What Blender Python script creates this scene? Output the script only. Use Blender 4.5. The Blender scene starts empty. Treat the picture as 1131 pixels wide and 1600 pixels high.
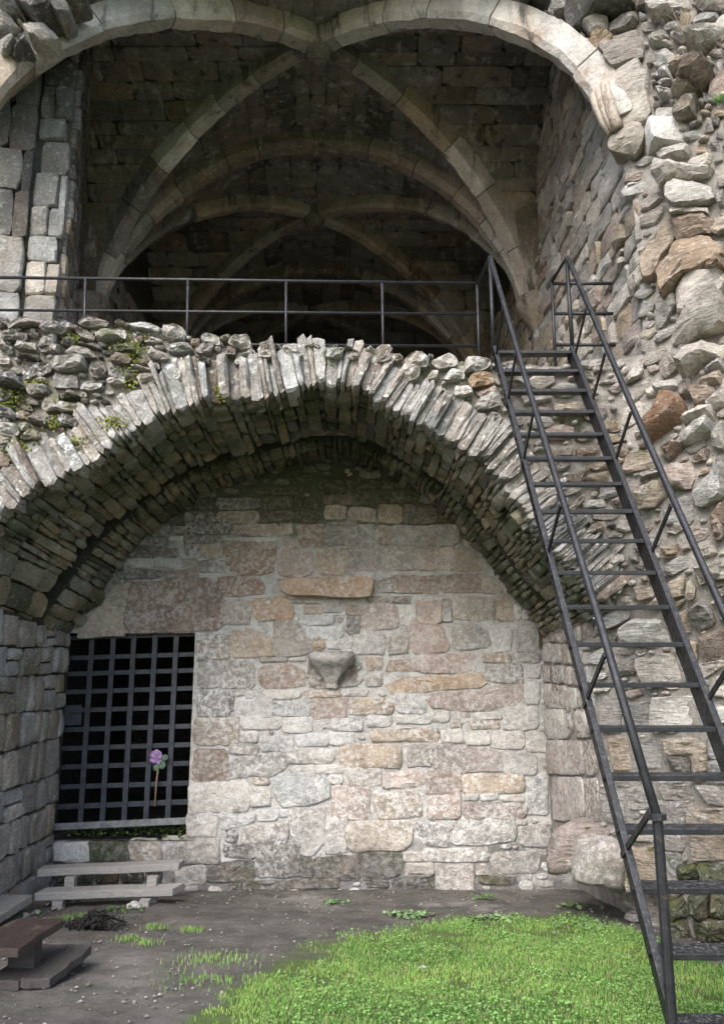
import bpy, math, random
import numpy as np
from mathutils import Vector, noise as mnoise

R = math.radians
scn = bpy.context.scene
COL = scn.collection

# ------------------------------------------------------------------ camera, world, sun, exposure
FPX, PITCH, EYE = 1200.0, R(11.4), 2.1
cam_d = bpy.data.cameras.new('camera')
cam = bpy.data.objects.new('camera', cam_d)
COL.objects.link(cam)
cam.location = (0, 0, EYE)
cam.rotation_euler = (R(90) + PITCH, 0, 0)
cam_d.sensor_fit = 'VERTICAL'
cam_d.sensor_height = 24.0
cam_d.lens = 24.0 * FPX / 1600.0
cam_d.clip_start, cam_d.clip_end = 0.05, 500
scn.camera = cam

SUN_EL, SUN_AZ = R(44), R(-24)          # azimuth measured from straight behind the camera, minus = from the left
world = bpy.data.worlds.new('World')
scn.world = world
world.use_nodes = True
wn = world.node_tree
bg = wn.nodes['Background']
sky = wn.nodes.new('ShaderNodeTexSky')
sky.sky_type = 'NISHITA'
sky.sun_disc = False
sky.sun_elevation = SUN_EL
sun_vec = Vector((math.sin(SUN_AZ) * math.cos(SUN_EL), -math.cos(SUN_AZ) * math.cos(SUN_EL), math.sin(SUN_EL)))
sky.sun_rotation = math.atan2(sun_vec.x, sun_vec.y)
sky.air_density, sky.dust_density, sky.ozone_density = 1.0, 2.6, 1.15
wn.links.new(sky.outputs['Color'], bg.inputs['Color'])
bg.inputs['Strength'].default_value = 0.13
sun_d = bpy.data.lights.new('sun', 'SUN')
sun_d.energy = 1.5
sun_d.angle = R(40)
sun_d.color = (1.0, 0.985, 0.965)
sun = bpy.data.objects.new('sun', sun_d)
COL.objects.link(sun)
sun.rotation_euler = (-sun_vec).to_track_quat('-Z', 'Y').to_euler()
sun.location = (-4, -6, 14)
vs = scn.view_settings
vs.view_transform = 'Standard'
vs.look = 'None'
vs.gamma = 1.0
vs.use_curve_mapping = False
vs.exposure = 1.68
scn.cycles.max_bounces = 6
scn.cycles.diffuse_bounces = 4
scn.cycles.use_denoising = True

# ------------------------------------------------------------------ geometry helpers
CP, SP = math.cos(PITCH), math.sin(PITCH)
CAMLOC = Vector((0, 0, EYE))

def ray(px, py):
    a, b = (px - 565.5) / FPX, (800.0 - py) / FPX
    return Vector((a, CP - b * SP, SP + b * CP))

def at_plane(px, py, p0, n):
    d = ray(px, py)
    t = (Vector(p0) - CAMLOC).dot(n) / d.dot(n)
    return CAMLOC + d * t

def at_y(px, py, Y):
    d = ray(px, py)
    return CAMLOC + d * (Y / d.y)

def at_x(px, py, X):
    d = ray(px, py)
    return CAMLOC + d * (X / d.x)

def at_z(px, py, Z):
    d = ray(px, py)
    return CAMLOC + d * ((Z - EYE) / d.z)

def proj(P):
    q = Vector(P) - CAMLOC
    zc = q.y * CP + q.z * SP
    return (565.5 + FPX * q.x / zc, 800.0 - FPX * (-q.y * SP + q.z * CP) / zc)

def sstep(a, b, x):
    t = min(1, max(0, (x - a) / (b - a)))
    return t * t * (3 - 2 * t)

def lerp(a, b, t):
    return a + (b - a) * t

def nz(p, f, off=0.0):
    return mnoise.noise(Vector((p[0] * f + off, p[1] * f - off, p[2] * f + 2 * off)))

def link_mesh(name, verts, faces, mat, parent=None, origin=None, smooth=True, color=None, cols=None, sharp=None):
    """verts in world space; the object gets its origin at `origin` (default: its parent's, else the world's)."""
    o0 = Vector(origin) if origin is not None else (Vector(parent['o']) if parent is not None and 'o' in parent else Vector((0, 0, 0)))
    me = bpy.data.meshes.new(name)
    me.from_pydata([(v[0] - o0.x, v[1] - o0.y, v[2] - o0.z) for v in verts], [], faces)
    if smooth:
        me.polygons.foreach_set('use_smooth', [True] * len(me.polygons))
    if sharp: me.set_sharp_from_angle(angle=R(sharp))
    if cols is not None:
        at = me.color_attributes.new('Col', 'FLOAT_COLOR', 'POINT')
        flat = np.ones((len(verts), 4), dtype=np.float32)
        flat[:, :3] = np.asarray(cols, dtype=np.float32)
        at.data.foreach_set('color', flat.ravel())
    me.materials.append(mat)
    ob = bpy.data.objects.new(name, me)
    COL.objects.link(ob)
    WORLD_O[ob.name] = o0
    if parent is not None:
        ob.parent = parent
        ob.location = o0 - WORLD_O[parent.name]
    else:
        ob.location = o0
    if color is not None:
        ob.color = (*color[:3], 1.0)
    return ob

WORLD_O = {}

def empty(name, loc, label=None, cat=None, group=None):
    ob = bpy.data.objects.new(name, None)
    ob.empty_display_size = 0.2
    COL.objects.link(ob)
    ob.location = loc
    WORLD_O[ob.name] = Vector(loc)
    tag(ob, label, cat, group)
    return ob

def tag(ob, label=None, cat=None, group=None, kind=None):
    if label: ob['label'] = label
    if cat: ob['category'] = cat
    if group: ob['group'] = group
    if kind: ob['kind'] = kind
    return ob

class Geo:
    def __init__(s):
        s.v, s.f, s.c = [], [], []
    def add(s, v, f, col=None):
        b = len(s.v)
        s.v.extend(v)
        s.f.extend([tuple(i + b for i in q) for q in f])
        if col is not None:
            s.c.extend([col[:3]] * len(v))
    def box(s, c, ax, ay, az):
        """box centred at c with half-vectors ax, ay, az"""
        c, ax, ay, az = map(Vector, (c, ax, ay, az))
        v = [c + ax * i + ay * j + az * k for k in (-1, 1) for j in (-1, 1) for i in (-1, 1)]
        s.add(v, [(0, 2, 3, 1), (4, 5, 7, 6), (0, 1, 5, 4), (2, 6, 7, 3), (0, 4, 6, 2), (1, 3, 7, 5)])
    def bar(s, a, b, w, h, up=(0, 0, 1)):
        a, b = Vector(a), Vector(b)
        t = (b - a)
        L = t.length
        t.normalize()
        sd = t.cross(Vector(up)).normalized()
        u = sd.cross(t).normalized()
        s.box((a + b) / 2, t * L / 2, sd * w / 2, u * h / 2)
    def tube(s, pts, r, n=10, caps=True):
        pts = [Vector(p) for p in pts]
        rings = []
        up = Vector((0.13, 0.31, 0.94)).normalized()
        v, f = [], []
        for i, p in enumerate(pts):
            t = (pts[min(i + 1, len(pts) - 1)] - pts[max(i - 1, 0)]).normalized()
            a = t.cross(up)
            if a.length < 1e-3: a = t.cross(Vector((1, 0, 0)))
            a.normalize()
            b = t.cross(a).normalized()
            rr = r[i] if isinstance(r, (list, tuple)) else r
            for k in range(n):
                an = 2 * math.pi * k / n
                v.append(p + a * math.cos(an) * rr + b * math.sin(an) * rr)
        for i in range(len(pts) - 1):
            for k in range(n):
                k2 = (k + 1) % n
                f.append((i * n + k, i * n + k2, (i + 1) * n + k2, (i + 1) * n + k))
        if caps:
            f.append(tuple(range(n - 1, -1, -1)))
            f.append(tuple((len(pts) - 1) * n + k for k in range(n)))
        s.add(v, f)
    def build(s, name, mat, parent=None, origin=None, smooth=False, color=None):
        return link_mesh(name, s.v, s.f, mat, parent, origin, smooth, color, s.c if s.c and len(s.c) == len(s.v) else None)

def bevel(ob, w=0.004, seg=2):
    m = ob.modifiers.new('edges', 'BEVEL')
    m.width, m.segments, m.limit_method = w, seg, 'ANGLE'
    return ob

# ------------------------------------------------------------------ one stone
def chaikin(p, w):
    q = []
    n = len(p)
    for i in range(n):
        a, b = p[i], p[(i + 1) % n]
        q.append(a.lerp(b, w)); q.append(a.lerp(b, 1 - w))
    return q

def resample(p, n):
    seg = [(p[(i + 1) % len(p)] - p[i]).length for i in range(len(p))]
    tot = sum(seg)
    out, i, acc = [], 0, 0.0
    for k in range(n):
        t = tot * k / n
        while acc + seg[i] < t and i < len(p) - 1:
            acc += seg[i]; i += 1
        out.append(p[i].lerp(p[(i + 1) % len(p)], (t - acc) / max(seg[i], 1e-9)))
    return out

def stone_geo(pts, n, prot, depth, rng, N=12, bev=0.02, rough=0.02, jit=0.05, tilt=0.0, corner=0.16, edge=0.72, inner=True, chip=0.0):
    n = Vector(n).normalized()
    pts = [Vector(p) for p in pts]
    c = sum(pts, Vector()) / len(pts)
    ar = Vector()
    for i in range(len(pts)):
        ar += (pts[i] - c).cross(pts[(i + 1) % len(pts)] - c)
    if ar.dot(n) < 0: pts.reverse()
    p = resample(chaikin(pts, corner), N)
    c = sum(p, Vector()) / N
    rad = sum((q - c).length for q in p) / N
    so = rng.uniform(0, 50)
    td = Vector((rng.uniform(-1, 1), rng.uniform(-1, 1), rng.uniform(-1, 1)))
    td = (td - n * td.dot(n)).normalized() * tilt / max(rad, 1e-4)
    p = [q + (q - c).normalized() * rad * (jit * 2.0 * nz(q, 2.2 / max(rad, .03), so) + jit * rng.uniform(-.45, .45)) for q in p]
    v, f = [], []
    def H(q):
        return (q - c).dot(td) * prot
    for q in p: v.append(q - n * depth)
    for q in p: v.append(q + n * (prot * edge + min(0, H(q)) + rough * 0.6 * nz(q, 9, so)))
    s2 = max(0.55, 1 - bev / max(rad, 1e-4))
    for q in p:
        r = c + (q - c) * s2
        r = c + (r - c) * (1 + chip * rng.uniform(-.10, .04))
        v.append(r + n * (prot * (1 - chip * rng.uniform(0, .35)) + H(r) + rough * 1.3 * nz(r, 7, so)))
    R2 = 3
    if inner:
        for q in p:
            r = c + (q - c) * s2 * (0.55 + chip * rng.uniform(-.18, .18))
            v.append(r + n * (prot * 1.06 + H(r) + rough * 1.6 * nz(r, 6, so + 3) + chip * rough * rng.uniform(-.5, .5)))
        R2 = 4
    v.append(c + n * (prot * 1.08 + rough * 1.4 * nz(c, 6, so)))
    for k in range(R2 - 1):
        for i in range(N):
            j = (i + 1) % N
            f.append((k * N + i, k * N + j, (k + 1) * N + j, (k + 1) * N + i))
    top, b = R2 * N, (R2 - 1) * N
    for i in range(N):
        f.append((b + i, b + (i + 1) % N, top))
    return v, f, c

PAL = {  # linear albedo
    'p': (.46, .43, .385), 'w': (.44, .42, .385), 'g': (.30, .275, .245), 'b': (.34, .275, .205), 'r': (.26, .20, .155),
    'o': (.35, .245, .155), 'k': (.34, .275, .24), 'd': (.155, .14, .125), 'm': (.13, .135, .075), 'l': (.36, .355, .335), 'h': (.235, .16, .115),
}
def colr(code, rng, amt=0.10):
    c = PAL[code]
    k = 1 + rng.uniform(-amt, amt) * 1.3
    h = rng.uniform(-amt, amt) * 0.45
    m = sum(c) / 3
    c = tuple(q + (m - q) * .16 for q in c)
    return (c[0] * k * (1 + h), c[1] * k, c[2] * k * (1 - h))

# pixel-space occupancy, used only to decide which gaps between the larger stones get a small one
MASK = np.zeros((1700, 1300), dtype=bool)
def poly_pix(poly):
    xs = [p[0] for p in poly]; ys = [p[1] for p in poly]
    x0, x1 = int(max(0, min(xs))), int(min(1299, max(xs) + 1))
    y0, y1 = int(max(0, min(ys))), int(min(1699, max(ys) + 1))
    if x1 <= x0 or y1 <= y0: return None
    X, Y = np.meshgrid(np.arange(x0, x1) + .5, np.arange(y0, y1) + .5)
    ins = np.zeros(X.shape, dtype=bool)
    n = len(poly)
    for i in range(n):
        ax, ay = poly[i]; bx, by = poly[(i + 1) % n]
        if ay == by: continue
        cnd = ((ay > Y) != (by > Y)) & (X < (bx - ax) * (Y - ay) / (by - ay) + ax)
        ins ^= cnd
    return (slice(y0, y1), slice(x0, x1)), ins
def mark(poly):
    r = poly_pix(poly)
    if r: MASK[r[0]] |= r[1]
def inside(poly, x, y):
    ins = False
    n = len(poly)
    for i in range(n):
        ax, ay = poly[i]; bx, by = poly[(i + 1) % n]
        if (ay > y) != (by > y) and x < (bx - ax) * (y - ay) / (by - ay) + ax: ins = not ins
    return ins
# ------------------------------------------------------------------ materials
class NT:
    def __init__(s, name):
        s.m = bpy.data.materials.new(name)
        s.m.use_nodes = True
        s.t = s.m.node_tree
        s.b = s.t.nodes['Principled BSDF']
        s.geo = s.t.nodes.new('ShaderNodeNewGeometry')
    def n(s, typ, **kw):
        q = s.t.nodes.new(typ)
        for k, v in kw.items(): setattr(q, k, v)
        return q
    def l(s, a, b): s.t.links.new(a, b)
    def noise(s, scale, detail=5, rough=.55, vec=None, stretch=None, off=None, dist=0.0):
        q = s.n('ShaderNodeTexNoise')
        q.inputs['Scale'].default_value = scale
        q.inputs['Detail'].default_value = detail
        q.inputs['Roughness'].default_value = rough
        q.inputs['Distortion'].default_value = dist
        src = vec or s.geo.outputs['Position']
        if stretch or off:
            mp = s.n('ShaderNodeMapping')
            if stretch: mp.inputs['Scale'].default_value = stretch
            if off: mp.inputs['Location'].default_value = off
            s.l(src, mp.inputs['Vector']); src = mp.outputs['Vector']
        s.l(src, q.inputs['Vector'])
        return q.outputs['Fac']
    def rng(s, x, a, b, c=0.0, d=1.0, smooth=True):
        q = s.n('ShaderNodeMapRange')
        if smooth: q.interpolation_type = 'SMOOTHSTEP'
        for i, v in zip(('From Min', 'From Max', 'To Min', 'To Max'), (a, b, c, d)): q.inputs[i].default_value = v
        s.l(x, q.inputs['Value'])
        return q.outputs['Result']
    def math(s, op, a, b=None):
        q = s.n('ShaderNodeMath', operation=op)
        for i, v in enumerate((a, b)):
            if v is None: continue
            if isinstance(v, (int, float)): q.inputs[i].default_value = v
            else: s.l(v, q.inputs[i])
        return q.outputs[0]
    def mix(s, f, a, b, mode='MIX'):
        q = s.n('ShaderNodeMix', data_type='RGBA', blend_type=mode)
        for i, v in ((0, f), (6, a), (7, b)):
            if isinstance(v, (int, float)): q.inputs[i].default_value = v
            elif isinstance(v, tuple): q.inputs[i].default_value = (*v[:3], 1)
            else: s.l(v, q.inputs[i])
        return q.outputs[2]
    def scale(s, col, f):
        q = s.n('ShaderNodeVectorMath', operation='SCALE')
        s.l(col, q.inputs[0])
        if isinstance(f, (int, float)): q.inputs['Scale'].default_value = f
        else: s.l(f, q.inputs['Scale'])
        return q.outputs[0]
    def bump(s, h, strength=.6, dist=.02, prev=None):
        q = s.n('ShaderNodeBump')
        q.inputs['Strength'].default_value = strength
        q.inputs['Distance'].default_value = dist
        s.l(h, q.inputs['Height'])
        if prev: s.l(prev, q.inputs['Normal'])
        return q.outputs['Normal']
    def up(s):
        q = s.n('ShaderNodeSeparateXYZ')
        s.l(s.geo.outputs['Normal'], q.inputs[0])
        return q.outputs['Z']

def stone_mat(name, attr=False, lime=0.0, gain=1.0, streak=0.0, lichen=.3, spots=.3, moss=0.0, strata=0.0, bump=.7, warm=.25, algae=0.0, rough=.9, white=(.60, .59, .55)):
    t = NT(name)
    if attr:
        a = t.n('ShaderNodeAttribute', attribute_name='Col'); base = a.outputs['Color']
    else:
        a = t.n('ShaderNodeObjectInfo'); base = a.outputs['Color']
    col = t.scale(base, t.rng(t.noise(3.1, 5, .6), .25, .75, .66 * gain, 1.3 * gain, False))
    col = t.scale(col, t.rng(t.noise(42, 6, .7), .3, .7, .72, 1.25, False))
    col = t.mix(t.rng(t.noise(2.3, 4, .6, off=(7, 3, 1)), .52, .72, 0, warm), col, (.27, .155, .085))
    if strata:
        st = t.noise(5, 6, .65, stretch=(2.2, 2.2, 12), dist=.5)
        col = t.scale(col, t.rng(st, .35, .65, 1 - .32 * strata, 1 + .2 * strata, False))
    if algae:
        col = t.mix(t.rng(t.noise(1.6, 6, .62, off=(3, 9, 4)), .42, .66, 0, algae), col, (.055, .065, .03))
    if spots:
        col = t.mix(t.rng(t.noise(26, 8, .72, off=(1, 5, 2)), .60, .70, 0, spots), col, (.055, .052, .048))
    if streak:
        sk = t.rng(t.noise(4.5, 7, .68, stretch=(1.6, 1.6, .28), off=(5, 5, 1)), .53, .66, 0, streak)
        col = t.mix(sk, col, (.30, .29, .26))
        sk2 = t.rng(t.noise(3.5, 6, .65, stretch=(1.6, 1.6, .3), off=(1, 7, 3)), .55, .68, 0, streak)
        col = t.mix(sk2, col, (.022, .022, .018))
    if lime:
        lm = t.math('MULTIPLY', t.rng(t.noise(21, 12, .82, off=(6, 2, 9)), .47, .56, 0, 1), t.rng(t.noise(2.0, 5, .6, off=(1, 8, 3)), .34, .58, .2, lime))
        col = t.mix(lm, col, (.60, .59, .565))
    if lichen:
        lf = t.math('MULTIPLY', t.rng(t.noise(17, 9, .74, off=(4, 4, 8)), .545, .61, 0, 1), t.rng(t.noise(2.6, 4, .6, off=(9, 1, 3)), .38, .62, .15, lichen))
        col = t.mix(lf, col, white)
    if moss:
        mf = t.math('MULTIPLY', t.rng(t.noise(3.3, 6, .6, off=(2, 2, 6)), .66 - .22 * moss, .72 - .1 * moss, 0, 1), t.rng(t.up(), -.15, .55, .12, 1))
        mcol = t.mix(t.noise(30, 4, .6), (.045, .055, .012), (.13, .135, .025))
        col = t.mix(mf, col, mcol)
    t.l(col, t.b.inputs['Base Color'])
    t.b.inputs['Roughness'].default_value = rough
    t.b.inputs['Specular IOR Level'].default_value = .25
    h = t.noise(11, 10, .68)
    nrm = t.bump(h, bump, .05)
    nrm = t.bump(t.noise(70, 6, .7), bump * .55, .008, nrm)
    if strata: nrm = t.bump(st, .9 * strata, .06, nrm)
    t.l(nrm, t.b.inputs['Normal'])
    return t.m

def plain_mat(name, col, rough=.6, metal=0.0, var=.25, vscale=9, bump=.2, bscale=60, tint=None, spec=.4, attr=False):
    t = NT(name)
    c = t.mix(t.rng(t.noise(vscale, 6, .65), .3, .7, 0, 1), tuple(x * (1 - var) for x in col), tuple(x * (1 + var) for x in (tint or col)))
    t.l(c, t.b.inputs['Base Color'])
    t.b.inputs['Roughness'].default_value = rough
    t.b.inputs['Metallic'].default_value = metal
    t.b.inputs['Specular IOR Level'].default_value = spec
    if bump: t.l(t.bump(t.noise(bscale, 6, .65), bump, .01), t.b.inputs['Normal'])
    return t.m

def iron_mat(name, c1=(.006, .0065, .008), c2=(.014, .015, .018), rust=.8):
    t = NT(name)
    c = t.mix(t.rng(t.noise(14, 7, .65), .35, .65), c1, c2)
    c = t.mix(t.rng(t.noise(38, 9, .8, off=(2, 6, 1)), .57, .66, 0, rust), c, (.085, .048, .03))
    c = t.mix(t.math('MULTIPLY', t.rng(t.noise(60, 8, .8, off=(7, 1, 3)), .50, .62, 0, .8), t.rng(t.up(), .3, .9)), c, (.16, .165, .17))
    t.l(c, t.b.inputs['Base Color'])
    t.l(t.rng(t.noise(25, 6, .7), .3, .7, .3, .62), t.b.inputs['Roughness'])
    t.b.inputs['Specular IOR Level'].default_value = .4
    t.l(t.bump(t.noise(110, 6, .7), .5, .006), t.b.inputs['Normal'])
    return t.m

def mortar_mat(name, col, col2, dark=(.10, .095, .085), moss=0.0, high=0):
    t = NT(name)
    c = t.mix(t.rng(t.noise(9, 8, .7), .35, .65), col2, col)
    c = t.mix(t.rng(t.noise(30, 8, .7, off=(3, 1, 1)), .56, .68, 0, .8), c, dark)
    if high:      # damp green-black staining that has come through under the vault
        sp = t.n('ShaderNodeSeparateXYZ'); t.l(t.geo.outputs['Position'], sp.inputs[0])
        zz = t.math('ADD', sp.outputs['Z'], t.rng(t.noise(2.2, 6, .65), .3, .7, -.45, .45, False))
        c = t.mix(t.rng(zz, high - .25, high + .45, 0, .9), c, (.075, .08, .05))
        c = t.mix(t.rng(zz, .42, .02, 0, .8), c, (.12, .115, .105))
    if moss:
        c = t.mix(t.rng(t.noise(2.7, 6, .65, off=(8, 1, 4)), .6 - .15 * moss, .7, 0, .9), c, (.05, .06, .018))
    t.l(c, t.b.inputs['Base Color'])
    t.b.inputs['Roughness'].default_value = .95
    t.b.inputs['Specular IOR Level'].default_value = .15
    nrm = t.bump(t.noise(20, 10, .72), .9, .05)
    nrm = t.bump(t.noise(75, 4, .6), .5, .01, nrm)
    t.l(nrm, t.b.inputs['Normal'])
    return t.m

M = {}
M['back'] = stone_mat('back_wall_stone', lime=.9, lichen=.5, spots=.45, warm=.10, bump=1.0, white=(.56, .54, .50))
M['back_plain'] = stone_mat('back_wall_stone_bare', lime=.5, lichen=.3, spots=.45, warm=.22, bump=.9, streak=.2)
M['back_damp'] = stone_mat('back_wall_stone_damp', lime=.15, lichen=.2, spots=.5, algae=.75, bump=1.0, gain=.62)
M['facade'] = stone_mat('lichened_rubble', gain=.8, lichen=.95, spots=.8, moss=.6, strata=.5, bump=1.0, white=(.66, .66, .62))
M['voussoir'] = stone_mat('lichened_voussoir', gain=.74, lichen=1.0, spots=.85, moss=.15, strata=.25, bump=1.0, white=(.70, .69, .65))
M['right'] = stone_mat('laminated_rubble', gain=1.16, lichen=.7, spots=.25, moss=.10, strata=1.0, bump=1.0, warm=.14)
M['mossy'] = stone_mat('mossy_stone', lichen=.3, spots=.4, moss=.6, gain=.62, strata=.5, algae=.5)
M['vault'] = stone_mat('damp_vault_stone', lichen=.22, spots=.4, algae=.9, bump=1.0, strata=.3)
M['vault_attr'] = stone_mat('damp_vault_stone_joined', attr=True, lichen=.15, spots=.4, algae=.9, bump=.9)
M['side'] = stone_mat('side_wall_ashlar', streak=.25, lichen=.4, spots=.4, algae=.35, bump=.9, strata=.3)
M['web'] = stone_mat('sooty_web_stone', lichen=.03, streak=.75, spots=.45, algae=.4, bump=.9, warm=.4)
M['web_attr'] = stone_mat('sooty_web_stone_joined', attr=True, lichen=.03, streak=.5, spots=.4, algae=.35, bump=.6, warm=.3)
M['rib'] = stone_mat('dressed_rib_stone', lichen=.35, streak=.7, spots=.5, warm=.5, bump=.8, white=(.47, .46, .42))
M['upper'] = stone_mat('upper_wall_stone', gain=1.12, streak=.3, lichen=.4, spots=.4, algae=.2, strata=.8, bump=.9)
M['small_attr'] = stone_mat('small_rubble_joined', attr=True, lichen=.6, spots=.35, strata=.5, bump=.9)
M['mortar'] = mortar_mat('pale_mortar', (.56, .55, .525), (.40, .385, .36), dark=(.17, .16, .145), high=3.35)
M['mortar_mid'] = mortar_mat('weathered_mortar', (.37, .345, .305), (.25, .23, .20), moss=.3)
M['mortar_tan'] = mortar_mat('tan_mortar', (.36, .335, .30), (.22, .205, .18))
M['mortar_dark'] = mortar_mat('sooty_mortar', (.085, .08, .066), (.05, .047, .04), moss=.4)
M['passage'] = mortar_mat('black_passage_wall', (.03, .03, .028), (.02, .02, .018))
M['iron'] = iron_mat('black_painted_iron')
M['iron_plain'] = plain_mat('black_painted_iron', (.007, .0073, .0085), .45, 0, .5, 14, .35, 90, spec=.3)
M['gate'] = iron_mat('grey_painted_iron', (.020, .024, .032), (.042, .048, .06), .5)
M['gate_pale'] = plain_mat('dusty_grey_iron', (.17, .18, .185), .6, .1, .3, 15, .3, 80)
M['plank'] = None
# ------------------------------------------------------------------ outlines of the larger stones (measured in the photograph; built on their own surfaces below)
# code (colour, optional protrusion multiple) then either left,top,right,bottom or a polygon
BACK_A = """r 445,85,720,130; m 840,40,1060,120; m 1065,30,1160,110; d 195,150,460,220; d 0,160,185,225; r 495,145,655,222; m 665,145,725,222
m 735,145,850,222; r 860,125,1040,195; m 1045,110,1150,195; d 0,235,190,300; r 195,235,450,305; r 460,235,655,300; m 665,235,830,310; b 870,205,1000,290
b 1015,215,1180,300; d 0,310,40,380; d 45,315,295,380; r 300,310,378,378; b 382,310,580,385; b 590,318,672,385; h 690,330,868,320,870,450,720,460
g 880,305,1070,440; g 1075,320,1190,440; d 0,385,230,440; w 240,395,580,420; b 90,440,240,530; h 250,430,545,425,545,625,290,625,260,560
k 600,425,690,430,720,475,800,480,790,630,600,640,570,600; b 825,470,1000,635; k 1015,450,1211,612; d 0,440,85,520; g 95,540,265,615; g 0,530,80,590
r 0,605,80,660; h 205,650,440,635,490,690,480,750,250,765,215,720; b8 575,665,1170,655,1165,765,1120,780,640,770,600,740; g 235,785,395,935
o 420,780,625,765,665,830,660,910,450,915,410,850; g 650,785,735,815; g 745,785,870,815; g 875,785,985,815; b 735,820,850,880; g 860,815,990,870
r 1005,820,1115,880; w 700,890,920,945; w 745,955,985,1035; d 1005,885,1085,1000"""
BACK_C = """b 75,45,275,200; b 285,30,390,5,525,60,540,180,310,185,285,160; g 550,0,555,-40,700,-40,745,40,770,150,740,175,555,175
o 785,60,870,140; w 885,60,1040,130; g 95,215,420,380; g 455,190,630,215; w 640,190,750,215
r 465,250,640,225,745,280,745,370,500,385,460,330; w 490,395,715,440; b 725,390,965,435; w 970,385,1130,430; g 80,395,275,555; d 270,430,310,420,300,520,270,525
w 315,400,380,430; w 385,395,480,440; w 315,440,540,560; w 545,465,785,550; k 790,440,1005,565; b 1040,440,1290,540; b 60,565,330,735; w 350,560,600,640
w 610,560,790,655; w 900,570,1100,640; w 335,650,455,720; w 465,680,665,780; w 695,660,890,740; w 905,655,1060,735; r 50,765,260,960; g 270,730,455,795
g 290,830,560,780,620,790,640,860,540,930,400,930,280,950; w 635,765,925,850; w 655,857,980,910; b 975,740,1340,880"""
BACK_D = """g -80,20,0,0,105,40,108,165,-80,165; g 130,40,250,165; w 115,25,150,60; r 0,190,100,265; r 130,205,320,275; k 325,165,650,280; w 660,230,745,275; b 725,165,900,220
g 945,160,1080,220; g 755,230,970,345; w 980,230,1080,320; g 0,300,90,370; o 125,350,300,310,700,290,740,370,400,400,150,410; w 985,345,1075,475; w 175,420,370,535
k 380,420,700,390,960,350,975,460,850,500,680,520,400,500; w 400,525,510,590; w 670,530,840,575; w 850,505,1070,640; w 180,545,400,605; w 0,550,160,620; w 465,640,600,720
b 30,635,450,715; w 610,645,770,735; w 780,650,980,760; w 995,660,1120,775; b 520,587,590,625; b 655,587,830,630; g 250,730,410,870
k 430,730,700,745,830,790,835,895,430,900; k 270,-60,460,-20,500,110,490,150,310,160,270,120; g 535,-20,620,-40,740,20,770,110,640,140,540,130; w 785,10,900,150
g 935,-10,1060,150; m 1068,-30,1110,20,1105,140,1070,150"""
BACK_B = """m 0,50,195,100; m 60,130,150,190; m 155,110,310,185; m 205,45,275,95; b 80,195,215,305; b 225,200,430,310; m 440,220,530,305; b 60,330,145,440; g 155,320,560,445
g 100,455,320,590; k 325,460,545,605; b 550,465,640,480,720,560,715,610,550,610; b 610,400,680,450; r 160,640,445,745; r 455,630,725,745; b 725,650,800,650,860,740,725,740
g 60,680,150,740; g 60,650,140,675; r 0,765,260,805; k 10,810,180,820,195,960,20,970,-40,950; w 205,825,310,940; k 310,790,465,940; g 475,785,528,830; g 475,840,528,930
g 540,765,720,915; b 728,780,795,915; b 805,755,910,920; w 920,820,965,905; w 970,850,1035,910"""
BACK_E = """w 25,125,395,310; b 425,100,520,150; w 390,157,530,275; l 545,85,890,85,890,240,720,275,600,285,560,200; w 655,20,985,75; w 995,38,1220,145; k 915,150,1140,360; w 895,82,980,140
w 10,315,195,470; w 205,315,435,315,420,380,240,425,210,400; w 450,295,580,365; w 590,300,640,350; g 650,300,855,290,860,500,790,580,720,580,650,400; g 870,365,1010,570
g 360,410,640,380,640,490,340,510; d 245,430,325,505; d 245,518,430,600; d 445,505,705,715; g -136,475,210,630; g 0,640,125,765; d 135,640,430,620,430,740,150,755; d 715,600,790,715
d 800,600,1110,580,1090,740,800,720; d 265,765,350,815; d 370,750,620,735,620,795,380,810; d 640,735,950,790; g 0,770,80,840"""
BACK_F = """w 850,-50,1055,80; k 110,60,345,45,345,150,110,170; k 375,60,585,195; b 605,80,980,190; b 35,200,320,180,345,340,70,360; k 385,205,590,355; w 605,200,695,245
w 710,200,815,245; w 835,205,990,245; k 605,255,990,355; g 300,380,500,390,510,530,350,520; g 510,370,590,370,540,425,510,430; g2 600,365,925,365,925,490,740,515,530,515,540,440
w 930,365,995,395; g 945,400,1131,525; l 1000,105,1131,320; b2 -120,395,0,370,270,370,285,450,250,545,-120,550; g 235,560,345,620; g 355,540,750,620; g 765,560,1080,560,1060,690,800,700
d -20,570,220,560,220,700,80,735,-20,730; g 240,630,415,710; g 435,635,665,805; g 675,640,750,705; d 700,715,930,770; d 0,740,130,780; d 160,720,415,800"""
BACK_G = """d 545,325,700,390; d 710,325,830,385; d 835,310,1075,375; d 505,400,690,460; w 695,390,780,425; d 785,385,900,430; d 420,480,600,530; d 610,470,740,530; w 760,470,880,525
w 430,535,600,590; w 605,530,780,590; g 785,540,880,600; d 370,600,640,650; r 650,600,880,660; d 350,657,520,685; d 660,270,780,310; d 790,255,980,305
h2 460,690,985,660,1045,965,875,985,440,995; b 345,700,450,700,430,1000,110,1018,250,830"""
BACK_H = """w 305,60,495,50,495,165,305,165; m 503,50,705,50,705,155,500,160; b 720,45,890,45,890,150,720,155; g 980,205,1131,180,1131,290,985,290"""

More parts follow.
